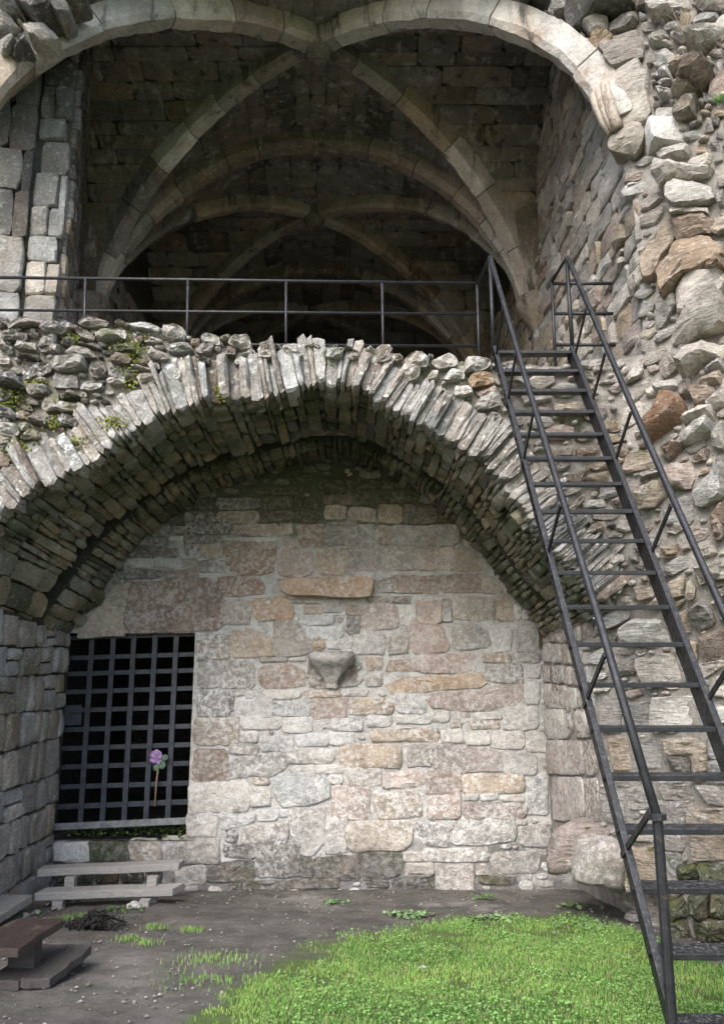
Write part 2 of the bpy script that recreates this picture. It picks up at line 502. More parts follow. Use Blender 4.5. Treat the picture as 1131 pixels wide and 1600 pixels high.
RIGHT_1 = """d5 170,80,230,40,540,30,575,75,550,95,380,120,230,215,175,180; p 75,150,120,140,215,210,210,245,150,240; p2 260,190,330,140,405,140,410,210,320,240
g2 415,140,590,110,600,185,430,230; d2 545,0,700,-20,690,70,600,75; p3 665,90,720,20,900,20,930,80,830,100,715,150; g2 960,60,1050,0,1131,10,1140,90,1000,95; g2 935,130,1000,90,1100,110,1100,160,950,185
o2 290,300,340,230,450,260,440,300,330,380,290,370; g3 375,320,590,210,640,380,450,465,400,390; b 335,390,380,355,440,450,400,465; p2 390,500,600,405,660,470,670,760,470,790
p 665,240,740,195,800,210,700,260; p2 680,290,820,265,830,310,690,320; p2 690,345,790,330,825,370,820,420,710,420; p2 810,240,880,210,950,270,870,280; p 890,280,960,275,930,310
g 830,370,900,330,890,380; p4 930,330,1060,230,1100,200,1110,250,1000,350,950,350; b4 840,520,1000,370,1015,400,900,510,850,550; r5 870,560,940,490,1070,470,1060,520,1000,590,960,560
b3 830,620,860,570,940,560,985,590,850,650; b3 840,660,930,600,965,610,960,740,900,760,835,760; p2 720,530,800,505,830,540,760,560; p2 730,590,820,580,820,630,750,630; p2 710,450,790,450,800,500,720,500
p 710,690,820,680,830,755,720,760; p 680,640,740,650,740,675,690,675; g 1010,600,1080,590,1090,650,1020,650; d 1060,740,1110,740,1100,800,1065,790; g 1005,780,1060,770,1070,830,1010,835
g 1040,890,1100,900,1095,950,1045,940; b 960,930,1010,910,1030,960,970,980; p2 720,935,920,930,920,985,740,1010; g 1075,390,1131,390,1131,560,1090,480; p 0,50,60,40,70,110,20,100; g 30,0,130,-10,160,40,60,90"""
RIGHT_2 = """p3 725,60,740,-10,1060,0,1060,50,830,80,750,120; p3 790,120,860,80,1050,110,1075,190,1000,230,830,250,800,200; p2 800,260,900,230,1040,250,1040,285,900,280,820,300
r2 825,300,1000,285,1110,330,1090,385,960,395,840,430; o3 745,610,850,440,1000,420,1131,520,1131,570,1000,620,890,650,800,760,770,790; o3 1000,590,1131,560,1140,620,1040,630
p3 840,750,900,650,1000,635,1140,640,1140,780,1000,790,900,870,850,860; p4 800,1080,930,900,1060,820,1150,820,1150,1010,1000,1020,920,1100; g 1050,440,1131,430,1131,490,1080,490
b2 620,520,790,300,830,420,690,670,650,680,620,600; p 700,830,740,640,770,780,720,860; p2 715,890,830,770,840,850,740,970,715,940; g 1080,110,1131,100,1131,210,1100,210; p 1060,300,1131,310,1131,400,1090,330"""
RIGHT_3 = """p4 875,190,950,60,1020,10,1131,40,1131,110,1030,120,960,170,910,215; p3 1020,140,1131,110,1140,160,1040,190; g2 810,50,900,-10,960,0,880,80,830,100; g2 735,150,780,60,850,110,870,150,760,210
p2 505,230,560,110,600,130,600,200,540,235; p 205,110,280,105,285,150,215,150; g 300,130,375,95,385,170,320,180; p 210,170,300,170,310,220,230,205; p 350,250,480,180,500,220,400,250
b 260,260,340,250,340,305,270,305; p3 895,490,1000,400,1080,420,1060,480,910,515; p3 860,580,900,540,1080,500,1060,570,930,620,870,620
p 730,380,820,310,830,340,740,400; b 365,490,460,450,475,520,440,545,370,540; b 380,560,500,550,510,600,390,620; b 410,640,510,625,540,680,480,700,420,690; b 500,760,540,690,700,650,760,720,700,760,520,800
k3 745,810,800,760,930,740,950,830,920,900,800,890; r2 730,650,850,610,880,650,780,720; p3 945,920,1060,820,1140,740,1140,950,1000,1010,960,990; b2 580,960,620,910,720,850,790,920,720,1000,620,1030
g 760,1040,850,960,940,920,940,1100,860,1119,780,1119; r2 1045,1080,1131,980,1140,1119,1070,1130; p 610,810,700,780,840,730,840,760,700,810,620,840; r 210,640,340,630,350,690,220,705
b2 260,820,400,785,405,850,260,855; r2 130,830,245,795,230,840,190,870; g2 30,650,180,640,160,715,30,700; p 250,980,370,960,380,1010,255,1015; g 430,970,475,960,480,1010,440,1010
b 135,1050,240,930,255,960,170,1060; b2 60,370,240,365,245,430,70,440; w 20,160,150,150,145,180,20,185; p 640,300,700,240,720,300,660,330; p2 700,290,830,220,840,270,740,320; g2 850,250,930,230,930,330,860,330
r2 940,300,1060,270,1100,310,960,400; b2 960,220,1131,190,1131,260,980,280; p2 1030,380,1131,330,1140,390,1060,420; p2 1060,560,1140,500,1140,660,1070,640; b2 930,700,1040,650,1030,720,950,740"""
RIGHT_4 = """g 770,30,850,0,900,60,830,100,780,80; r2 1050,20,1131,0,1140,130,1080,140; b 750,190,850,160,860,230,760,250; p 970,200,1080,180,1090,230,980,250; p2 950,310,1110,280,1115,370,990,410
b 760,420,860,360,890,390,880,480,780,490; b 895,400,920,380,960,440,940,500,900,490; b 790,520,890,500,850,560,810,560; g2 930,560,1000,500,1060,560,1080,640,980,690,930,640; r2 980,740,1131,680,1140,870,1000,890
b 820,590,900,570,930,700,880,705; b 900,760,960,780,970,890,930,900; p2 480,690,560,630,740,620,800,780,600,790,500,740; p 600,880,800,850,860,960,880,1050,640,1050,600,960; p 460,500,540,460,590,530,480,565
b 580,430,690,410,700,480,600,520; p 390,430,500,400,460,470; d 395,50,430,25,460,45,430,70; b 290,35,375,20,375,85,300,90; g 410,120,440,80,500,95,480,120; g 535,240,590,225,600,275,540,270
d 570,300,630,290,630,330,580,330; b 320,320,400,280,430,320,360,350; p 400,240,500,230,500,270,410,300; g 1060,420,1131,400,1131,480,1080,490; g 430,900,570,870,580,960,450,980; g 240,780,360,700,470,690,460,760,340,800
p 960,910,1131,880,1131,940,1000,1000"""
JAMB = """k 0,0,200,0,195,105,0,95; p 0,110,150,110,185,200,150,285,20,285; b 190,110,255,100,280,280,195,280; k 20,290,230,290,245,500,20,495; r 240,300,300,290,310,500,255,500
k 60,510,235,505,250,775,60,775; r 245,520,325,510,330,780,260,780"""
PIER = """g 340,60,470,40,470,240,350,240; g 480,80,640,60,650,230,520,235; p 650,40,880,30,960,220,650,235; b 390,290,500,280,530,460,420,480; g 540,290,700,290,720,450,590,465; b 720,290,980,270,980,370,740,370
d2 750,390,880,385,880,480,770,470; b 890,380,980,380,980,470,890,480; g 690,560,880,560,900,660,720,640; g 900,560,1078,560,1090,680,980,660; g 500,590,600,560,650,690,520,700; g 345,600,490,600,500,770,360,760
g 660,660,850,660,860,820,700,820; b 870,700,1090,690,1090,820,870,820; g 680,860,860,850,840,950,720,940; b 870,860,1090,870,1090,1000,900,1000; b2 520,940,680,930,700,1130,580,1160; g 690,960,830,960,820,1100,780,1110
g 430,490,520,485,540,560,440,560; g 700,480,820,500,830,550,700,545; l 985,260,1090,240,1090,400,990,400; g 985,410,1090,410,1090,545,985,545"""
MOSSY = """m2 810,1030,920,1020,930,1120,830,1140; m2 930,1020,1090,1040,1090,1140,940,1130; m2 740,1220,860,1200,880,1300,780,1330; m3 870,1210,1000,1200,1000,1330,890,1330; m2 1010,1200,1090,1200,1090,1340,1010,1330
m2 740,1330,860,1340,910,1480,850,1490,760,1420; m2 920,1345,1090,1350,1090,1490,930,1490"""
FAC_Q = """p2 530,280,640,215,690,240,690,300,570,315; p2 365,260,430,215,510,240,510,310,400,300; p3 300,340,400,300,465,330,440,390,360,390; g2 200,280,260,220,290,260,270,285; p2 490,380,540,320,570,330,570,385
p2 610,380,660,320,730,340,735,380; p2 740,340,750,250,890,250,890,310,800,330; o2 760,390,800,335,900,340,915,400,780,430; k 815,450,920,420,920,480,830,490; p3 800,560,830,500,940,470,960,550,850,570
p2 670,480,690,420,770,430,790,480,730,495; g 905,590,960,585,960,640,920,645; p 920,690,990,650,1000,700,940,700; g 530,440,600,420,625,445; p2 10,260,60,210,110,230,80,260; p2 110,210,150,180,220,230,180,240
g2 290,230,340,220,355,255,310,260; p2 960,290,1040,275,1050,330,960,340; g2 1000,400,1060,390,1120,400,1110,440,1000,440"""
FAC_L = """d2 0,125,70,125,70,170,0,175; g2 70,155,160,110,300,150,310,170,180,160,80,190; g2 40,190,90,165,150,195,60,210; g2 25,260,50,215,170,215,170,260; g 170,215,250,205,245,235; g3 270,195,350,150,440,195,400,225,300,215
g2 250,290,270,235,360,225,350,290; p2 115,310,130,265,240,275,245,325; p2 0,290,80,290,80,310,0,310; g2 270,330,300,300,390,300,385,345; d3 110,360,130,340,260,360,250,380; d2 390,280,430,245,480,260,470,290
g2 480,200,540,190,600,235,590,265,520,250; p3 610,235,650,205,780,195,800,250,640,260; g3 500,160,580,120,700,160,690,185,530,180; p2 720,150,760,135,810,155,800,170; p3 820,165,900,150,1010,190,1010,215,860,190
p2 905,240,940,235,1025,265,1020,280,910,265; p3 1030,195,1100,175,1160,190,1160,245,1050,255; g2 1050,295,1090,280,1180,285,1180,325,1060,325; g3 420,350,470,305,560,315,610,370,500,370; l3 345,430,350,370,550,375,545,440,370,450
g2 570,450,590,395,640,385,670,440,640,490,590,490; r2 700,390,720,330,800,335,830,400,750,410; g3 930,355,960,320,1050,345,1070,385,1000,390; p2 830,420,900,420,970,455,900,450; p2 950,400,1000,400,1010,440,960,430
p2 1060,450,1100,430,1150,450,1140,500,1090,510; g 340,470,480,475,490,550,350,550; p2 515,560,540,515,650,525,650,550,590,575; p2 680,500,700,485,790,490,780,535,690,530; b2 885,500,900,475,1010,475,1000,525,890,530
d4 0,500,50,455,110,470,180,570,100,550,0,530; g3 180,570,200,540,320,555,310,600,200,600; g2 270,680,300,610,380,600,380,690,300,700; d3 385,600,490,590,520,615,400,620; p3 380,690,390,650,540,660,540,700,400,710
g3 0,700,30,670,90,690,110,740,0,730; p3 0,775,120,790,140,850,100,860,0,830; g3 150,870,200,800,260,830,280,880,170,880; d3 180,750,230,715,310,770,300,790,200,770; d2 370,760,400,720,500,740,490,790,400,790
g 690,410,760,420,780,470,690,470; d2 500,285,600,270,650,310,560,300; d 150,400,330,390,330,450,170,500; g 130,640,200,650,210,690,150,680; g2 0,900,70,890,60,940,0,930; m2 720,290,830,280,860,330,740,325; m2 800,440,870,440,850,520,790,500; m2 10,570,90,600,60,650,0,640"""
FAC_M = """p2 355,165,380,115,480,115,480,190,400,185; p2 185,115,230,100,290,115,300,170,200,160; g2 0,70,40,55,80,90,80,130,0,150; g2 150,190,200,160,260,165,240,220,170,215; k2 325,220,340,175,400,180,395,235,340,230; p 385,285,420,200,490,270
g2 545,160,600,145,610,185,560,185; p2 690,180,780,165,810,240,740,250; p2 545,250,550,195,620,205,620,250; g2 830,180,880,160,940,185,920,205; g 950,180,1025,160,1030,180,960,200; p3 960,240,980,195,1060,195,1060,260,970,260
g2 1055,190,1120,185,1120,205,1070,205; p2 1085,230,1131,215,1131,260,1095,260; g2 0,165,100,160,130,210,0,210; d2 140,240,240,260,240,290,160,270; g 250,240,340,270,270,270; g2 620,165,670,165,680,185,630,185; g2 305,110,350,105,360,130,320,135; p 480,200,520,195,520,230,490,230; p 640,240,690,200,710,260,660,260"""
def parse(txt, ox, oy, s):
    out = []
    for item in txt.replace('\n', ';').split(';'):
        item = item.strip()
        if not item: continue
        head, nums = item.split()
        a = [float(x) for x in nums.split(',')]
        if len(a) == 4:
            x0, y0, x1, y1 = a
            a = [x0, y0, x1, y0, x1, y1, x0, y1]
        pts = [(ox + a[i] / s, oy + a[i + 1] / s) for i in range(0, len(a), 2)]
        out.append((head[0], float(head[1:] or 1), pts))
    return out

ANG = ('facade', 'voussoir', 'right', 'upper', 'vault', 'mossy', 'back_plain', 'back_damp', 'side')
SMOOTH = ('right', 'upper', 'back_plain', 'back_damp', 'vault', 'side')
def add_stone(parent, name, pts, n, code, mat, rng, col=None, **kw):
    if mat in ANG:
        if 'chip' in kw and kw['chip'] < .3: return link_mesh(name, *stone_geo(pts, n, rng=rng, **kw)[:2], M[mat], parent, sum((Vector(p) for p in pts), Vector()) / len(pts), color=col or colr(code, rng))
        kw.setdefault('chip', .55 if mat in SMOOTH else .8)
        kw['corner'] = min(kw.get('corner', .1), .09)
    v, f, c = stone_geo(pts, n, rng=rng, **kw)
    return link_mesh(name, v, f, M[mat] if isinstance(mat, str) else mat, parent, c, smooth=mat not in ANG or mat in SMOOTH, sharp=28 if mat in SMOOTH else None, color=col or colr(code, rng))

def traced(parent, items, surf, mat, rng, prot, depth, name='stone', grow=0.0, **kw):
    for code, mul, pts in items:
        cx = sum(p[0] for p in pts) / len(pts); cy = sum(p[1] for p in pts) / len(pts)
        P, n = surf(cx, cy)
        w = max(p[0] for p in pts) - min(p[0] for p in pts); h = max(p[1] for p in pts) - min(p[1] for p in pts)
        if len(pts) == 4:                     # uneven corners on the plainly rectangular ones
            pts = [(x + rng.uniform(-1.6, 1.6), y + rng.uniform(-1.6, 1.6)) for x, y in pts]
            pts2 = []
            for i in range(4):
                a, b = pts[i], pts[(i + 1) % 4]
                pts2.append(a)
                t = rng.uniform(.3, .7)
                L = math.hypot(b[0] - a[0], b[1] - a[1])
                pts2.append((lerp(a[0], b[0], t) + rng.uniform(-.03, .03) * L * .5, lerp(a[1], b[1], t) + rng.uniform(-.03, .03) * L * .5))
            pts = pts2
        if grow:
            pts = [(x + (x - cx) * grow, y + (y - cy) * grow) for x, y in pts]
        mark([(x + (x - cx) * .06, y + (y - cy) * .06) for x, y in pts])
        p3 = [at_plane(x, y, P, n) for x, y in pts]
        big = w * h > 1500
        m_ = mat(code, cx, cy) if callable(mat) else mat
        add_stone(parent, name, p3, n, code, m_, rng, prot=prot * mul * rng.uniform(.75, 1.25), depth=depth, N=20 if big else 13, inner=True, **kw)

def fill_gaps(parent, region, surf, mat, rng, sizes, tries, cap, codes, prot, depth, angle=0.0, name='stone', limit=300, **kw):
    """small stones in what the larger ones leave of a region; past `limit` they are joined"""
    x0, x1 = min(p[0] for p in region), max(p[0] for p in region)
    y0, y1 = min(p[1] for p in region), max(p[1] for p in region)
    cand = []
    for (rx0, rx1, asp0, asp1) in sizes:
        for _ in range(tries):
            x, y = rng.uniform(x0, x1), rng.uniform(y0, y1)
            if not (0 <= x < 1299 and 0 <= y < 1699) or MASK[int(y), int(x)] or not inside(region, x, y): continue
            rx = rng.uniform(rx0, rx1); ry = rx * rng.uniform(asp0, asp1)
            an = angle(x, y) if callable(angle) else angle
            an += rng.uniform(-.15, .15)
            k = rng.choice((4, 5, 5, 6))
            poly = []
            sq = 1.0
            t0 = rng.uniform(.3, 1.0)
            for i in range(k):
                t = t0 + 2 * math.pi * (i + rng.uniform(-.18, .18)) / k
                c_, s_ = math.cos(t), math.sin(t)
                c_ = math.copysign(abs(c_) ** sq, c_); s_ = math.copysign(abs(s_) ** sq, s_)
                q = rng.uniform(.95, 1.35)
                a, b = c_ * rx * q, s_ * ry * q
                poly.append((x + a * math.cos(an) - b * math.sin(an), y + a * math.sin(an) + b * math.cos(an)))
            r = poly_pix(poly)
            if not r or r[1].sum() < 4: continue
            if (MASK[r[0]] & r[1]).sum() > .04 * r[1].sum(): continue
            mark([(px + (px - x) * .16, py + (py - y) * .16) for px, py in poly])
            cand.append((rx * ry, x, y, poly))
            if len(cand) >= cap: break
    cand.sort(key=lambda q: -q[0])
    g = Geo()
    for i, (a, x, y, poly) in enumerate(cand):
        P, n = surf(x, y)
        p3 = [at_plane(px, py, P, n) for px, py in poly]
        code = rng.choice(codes)
        pr = prot * rng.uniform(.6, 1.5)
        if i < limit:
            add_stone(parent, name, p3, n, code, mat(code, x, y) if callable(mat) else mat, rng, prot=pr, depth=depth, N=8, inner=False, **kw)
        else:
            v, f, c = stone_geo(p3, n, rng=rng, prot=pr, depth=depth, N=8, inner=False, **kw)
            g.add(v, f, colr(code, rng))
    if g.v:
        ob = g.build('small_stones', M['small_attr'], parent, smooth=True)
        ob['kind'] = 'stuff'
    return len(cand)

# ------------------------------------------------------------------ the ground
BACK_Y = 7.95
def ground_z(x, y):
    z = 0.12 * (BACK_Y - max(3.2, min(BACK_Y, y)))
    z += 0.02 * nz((x, y, 0), .9) + 0.008 * nz((x, y, 3), 4.0)
    return z
def at_ground(px, py):
    d = ray(px, py)
    t = 5.0
    for _ in range(40):
        p = CAMLOC + d * t
        t += (0.12 * (BACK_Y - max(3.2, min(BACK_Y, p.y))) - p.z) / d.z * .8
    return CAMLOC + d * t

GR_EDGE = [(215, 1640), (300, 1585), (350, 1548), (410, 1508), (465, 1482), (520, 1466), (600, 1448), (680, 1440), (760, 1432), (830, 1424), (880, 1428), (960, 1448), (1040, 1472), (1110, 1500), (1200, 1530)]
GR_W = [at_ground(*p) for p in GR_EDGE]
def grass_amount(x, y):
    """> 0 inside the lawn; world metres from its edge, roughly"""
    if x < GR_W[0].x: return -(GR_W[0].x - x) * .6 + (2.6 - y) * .35
    for a, b in zip(GR_W, GR_W[1:]):
        if a.x <= x <= b.x:
            return lerp(a.y, b.y, (x - a.x) / (b.x - a.x)) - y
    return GR_W[-1].y - y

def build_ground():
    xs = [-80, -40, -20, -10, -6] + list(np.arange(-4.2, 4.21, .06)) + [6, 10, 20, 40, 80]
    ys = [-80, -40, -20, -8, -3, 0, 1.5] + list(np.arange(2.4, 8.3, .05)) + [10, 14, 20, 40, 80]
    v, f, c = [], [], []
    for y in ys:
        for x in xs:
            z = ground_z(x, y)
            a = grass_amount(x, y)
            edge = a + .16 * nz((x, y, 1), 2.1) + .10 * nz((x, y, 5), 7)
            g = sstep(-.15, .5, edge + .3 * nz((x, y, 6), 3.3))
            fine = 2.4 < y < 8.3 and abs(x) < 4.3
            if fine:
                z += .012 * nz((x, y, 9), 9) + .006 * g
                for (bx, by, br, bd) in ((-1.75, 6.3, .35, -.05), (-.35, 7.0, .22, -.04), (-1.2, 7.2, .2, -.03)):
                    z += bd * math.exp(-((x - bx) ** 2 + ((y - by) * 1.6) ** 2) / br ** 2)
            v.append((x, y, z))
            c.append((g, sstep(.05, .6, nz((x, y, 2), 1.3) + .35 * (y > 7.1)), 0))
    W = len(xs)
    for j in range(len(ys) - 1):
        for i in range(W - 1):
            a = j * W + i
            f.append((a, a + 1, a + W + 1, a + W))
    t = NT('trodden_soil')
    at = t.n('ShaderNodeAttribute', attribute_name='Col')
    sp = t.n('ShaderNodeSeparateColor'); t.l(at.outputs['Color'], sp.inputs[0])
    soil = t.mix(t.rng(t.noise(3.5, 8, .68), .35, .65), (.095, .088, .080), (.165, .152, .137))
    soil = t.mix(t.math('MULTIPLY', sp.outputs[1], t.rng(t.noise(2.2, 7, .6, off=(3, 1, 0)), .44, .62, 0, .8)), soil, (.32, .30, .275))
    soil = t.mix(t.rng(t.noise(60, 5, .75), .56, .70, 0, .7), soil, (.24, .225, .20))
    soil = t.mix(t.rng(t.noise(1.5, 6, .65, off=(6, 6, 0)), .54, .72, 0, .45), soil, (.07, .085, .05))
    gr = t.mix(t.noise(30, 6, .7), (.085, .12, .04), (.14, .20, .055))
    col = t.mix(t.math('MULTIPLY', sp.outputs[0], t.rng(t.noise(26, 5, .7, off=(0, 4, 0)), .25, .5, .35, 1)), soil, gr)
    t.l(col, t.b.inputs['Base Color'])
    t.b.inputs['Roughness'].default_value = .95
    t.b.inputs['Specular IOR Level'].default_value = .15
    nrm = t.bump(t.noise(16, 10, .72), 1.0, .05)
    t.l(t.bump(t.noise(90, 5, .7), .8, .01, nrm), t.b.inputs['Normal'])
    ob = link_mesh('ground', v, f, t.m, cols=c)
    tag(ob, 'bare trodden soil running into lawn in front of the arch', kind='structure')
build_ground()

# ------------------------------------------------------------------ the back wall under the arch
SPR_BACK_L, SPR_BACK_R = (108, 992), (856, 1000)
BACK_ARCH = [(108, 992), (135, 955), (165, 920), (200, 862), (232, 832), (265, 805), (298, 785), (330, 766), (365, 753), (400, 742), (430, 732), (460, 724), (490, 717), (520, 714), (545, 715), (566, 723), (590, 732), (616, 744), (641, 758), (666, 776), (690, 796), (711, 817), (731, 838), (751, 862), (772, 889), (791, 916), (814, 944), (836, 970), (856, 1000)]
FRONT_ARCH = [(-70, 937), (-50, 890), (-25, 843), (5, 805), (55, 765), (98, 745), (140, 724), (175, 700), (220, 664), (258, 645), (295, 634), (335, 625), (378, 622), (415, 622), (450, 612), (485, 602), (512, 600), (540, 604), (570, 612), (611, 640), (661, 668), (706, 692), (751, 718), (781, 748), (806, 778), (826, 806), (848, 838), (872, 868), (900, 898), (925, 922), (948, 955)]
FACE_Y = 5.87
JAMB_A, JAMB_B = Vector((1.83, 7.95, 0)), Vector((1.86, 6.3, 0))
JN = Vector((-1, -.02, 0)).normalized()

rngb = random.Random(11)
back = empty('back_wall', (-.6, BACK_Y, 0), 'buff stone wall with white mortar closing the back of the lower arch', 'wall')
GATE_TR, GATE_BR = at_y(305, 989, BACK_Y), at_y(292, 1306, BACK_Y)
gx1, gz1, gz0 = (GATE_TR.x + GATE_BR.x) / 2 + .0, GATE_TR.z, at_y(190, 1312, BACK_Y).z
g = Geo()
def MORT(y, x, z):
    return y - .006 + .007 * nz((x, 0, z), 3) + .011 * nz((x, 5, z), 11) + .009 * nz((x, 9, z), 26)
def wall_quad(x0, x1, z0, z1, y=BACK_Y + .012, step=.25):
    nx, nzz = max(1, int((x1 - x0) / step)), max(1, int((z1 - z0) / step))
    v = [(lerp(x0, x1, i / nx), MORT(y, lerp(x0, x1, i / nx), lerp(z0, z1, j / nzz)), lerp(z0, z1, j / nzz)) for j in range(nzz + 1) for i in range(nx + 1)]
    f = [(j * (nx + 1) + i, j * (nx + 1) + i + 1, (j + 1) * (nx + 1) + i + 1, (j + 1) * (nx + 1) + i) for j in range(nzz) for i in range(nx)]
    g.add(v, f)
wall_quad(gx1, 2.35, -.3, 4.56, step=.035)
wall_quad(-3.1, gx1, gz1, 4.56, step=.035)
wall_quad(-3.3, gx1, -.3, gz0)
# reveals of the gate opening
def quad(a, b, c, d): g.add([a, b, c, d], [(0, 1, 2, 3)])
D2 = BACK_Y + 2.6
quad((gx1, BACK_Y + .012, gz0), (gx1, D2, gz0), (gx1, D2, gz1), (gx1, BACK_Y + .012, gz1))
quad((-3.2, BACK_Y + .012, gz1), (gx1, BACK_Y + .012, gz1), (gx1, D2, gz1 + .1), (-3.2, D2, gz1 + .1))
g.build('mortar', M['mortar'], back, smooth=True)
g = Geo()
quad((-3.2, BACK_Y - .02, gz0 - .001), (gx1 + .05, BACK_Y - .02, gz0 - .001), (gx1 + .05, D2, gz0 + .02), (-3.2, D2, gz0 + .02))
quad((-3.2, D2, gz0), (gx1 + .05, D2, gz0), (gx1 + .05, D2, gz1 + .1), (-3.2, D2, gz1 + .1))
quad((-3.15, BACK_Y + .02, gz0), (-3.15, D2, gz0), (-3.15, D2, gz1 + .1), (-3.15, BACK_Y + .02, gz1 + .1))
g.build('passage', M['passage'], back, smooth=False)

surf_back = lambda px, py: (at_y(px, py, BACK_Y), Vector((0, -1, 0)))
S4 = 3.996
def back_m(code, cx, cy):
    if cy < 800 + 25 * math.sin(cx * .03) or code == 'm': return 'back_damp'
    if cy > 1345 and code in 'dg': return 'back_damp' if code == 'd' else 'back_plain'
    if cy < 1010 and code not in 'wl': return 'back_plain'
    if code in 'oh' or (code in 'rk' and cy < 1250): return 'back_plain'
    return 'back'
for txt, ox, oy, s in ((BACK_A, 290, 740, S4), (BACK_B, 573, 740, S4), (BACK_C, 290, 980, S4), (BACK_D, 573, 980, S4), (BACK_E, 290, 1190, S4), (BACK_F, 573, 1190, S4), (BACK_G, 90, 740, S4), (BACK_H, 0, 1300, 3.534)):
    traced(back, [q for q in parse(txt, ox, oy, s) if q[1] < 8], surf_back, back_m, rngb, prot=.011, depth=.06, rough=.014, bev=.010, jit=.05, tilt=.6, grow=.075, corner=.07, chip=.6)
for k_, x_ in enumerate((82, 118, 150, 190, 228)):  # near-black stones: the shade behind the bench planks is painted into their colour
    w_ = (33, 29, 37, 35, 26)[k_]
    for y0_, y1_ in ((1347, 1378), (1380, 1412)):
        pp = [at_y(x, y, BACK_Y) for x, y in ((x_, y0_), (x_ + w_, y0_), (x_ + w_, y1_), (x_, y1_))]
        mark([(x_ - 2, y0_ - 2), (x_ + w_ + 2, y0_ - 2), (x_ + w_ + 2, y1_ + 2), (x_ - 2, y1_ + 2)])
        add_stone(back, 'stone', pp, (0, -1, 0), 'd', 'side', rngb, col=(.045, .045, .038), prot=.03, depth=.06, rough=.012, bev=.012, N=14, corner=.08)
fill_gaps(back, BACK_ARCH + [(862, 1385), (600, 1398), (300, 1400), (310, 1300), (306, 990)], surf_back, back_m, rngb, ((12, 20, .35, .6), (7, 12, .4, .7), (4, 7, .5, .8)), 2500, 170, 'wlglgpk', .009, .04, 0.0, limit=60, rough=.008, bev=.012, tilt=.1)

cop = [(290 + x / S4, 740 + y / S4) for x, y in (575, 665, 700, 655, 1000, 650, 1165, 648, 1168, 690, 1163, 760, 1120, 778, 900, 778, 640, 765, 600, 735)[0:0]] if False else [(434, 906), (470, 904), (520, 903), (582, 902), (583, 915), (581, 931), (568, 935), (520, 934), (452, 931), (441, 924)]
mark(cop)
add_stone(back, 'stone', [at_y(x, y, BACK_Y) for x, y in cop], (0, -1, 0), 'b', 'back_plain', rngb, col=(.33, .235, .16), prot=.13, depth=.06, N=22, rough=.012, bev=.014, jit=.015, tilt=.05, edge=.93, corner=.04, chip=.3)['label'] = 'long projecting brown ledge stone over the carved corbel'
# carved corbel
def build_corbel():
    P0 = at_y(519, 1050, BACK_Y)
    def W(px, py, y): return at_y(px, py, BACK_Y - y)
    o = empty('carved_corbel', P0, 'weathered carved corbel with flared bowl top on a dark slab in the back wall', 'corbel')
    rng = random.Random(5)
    add_stone(o, 'back_slab', [W(481, 1028, 0), W(558, 1028, 0), W(559, 1073, 0), W(480, 1073, 0)], (0, -1, 0), 'g', 'back_plain', rng, col=(.17, .15, .13), prot=.02, depth=.06, rough=.006, bev=.012, N=16, corner=.05)
    # flared bowl: stacked half rings
    rows = [(1018, 0.030, 34, .07), (1022, .15, 37, .22), (1029, .165, 37, .25), (1033, .15, 34, .23), (1038, .13, 33, .21), (1041, .115, 28, .17), (1052, .09, 20, .12), (1060, .06, 14, .09), (1067, .045, 11, .07), (1074, .03, 10, .05)]
    ctr = 518
    v, f = [], []
    K = 14
    for (py, _, hw, dp) in rows:
        for k in range(K + 1):
            a = math.pi * k / K
            x = ctr - math.cos(a) * hw
            p = at_y(x, py, BACK_Y - .02)
            r = .75 + .25 * abs(math.sin(a))
            sq = min(1, abs(math.sin(a)) * 1.5)
            q = Vector((p.x, BACK_Y - .015 - dp * sq, p.z))
            q += Vector((nz(q, 16), nz(q, 16, 4), nz(q, 16, 8))) * .016 + Vector((0, nz(q, 45) * .008, 0))
            v.append(q)
    n = K + 1
    for r in range(len(rows) - 1):
        for k in range(K):
            f.append((r * n + k, r * n + k + 1, (r + 1) * n + k + 1, (r + 1) * n + k))
    f.append(tuple(range(n))); f.append(tuple((len(rows) - 1) * n + k for k in range(n - 1, -1, -1)))
    link_mesh('bowl', v, f, M['back_plain'], o, color=(.29, .275, .25))
build_corbel()

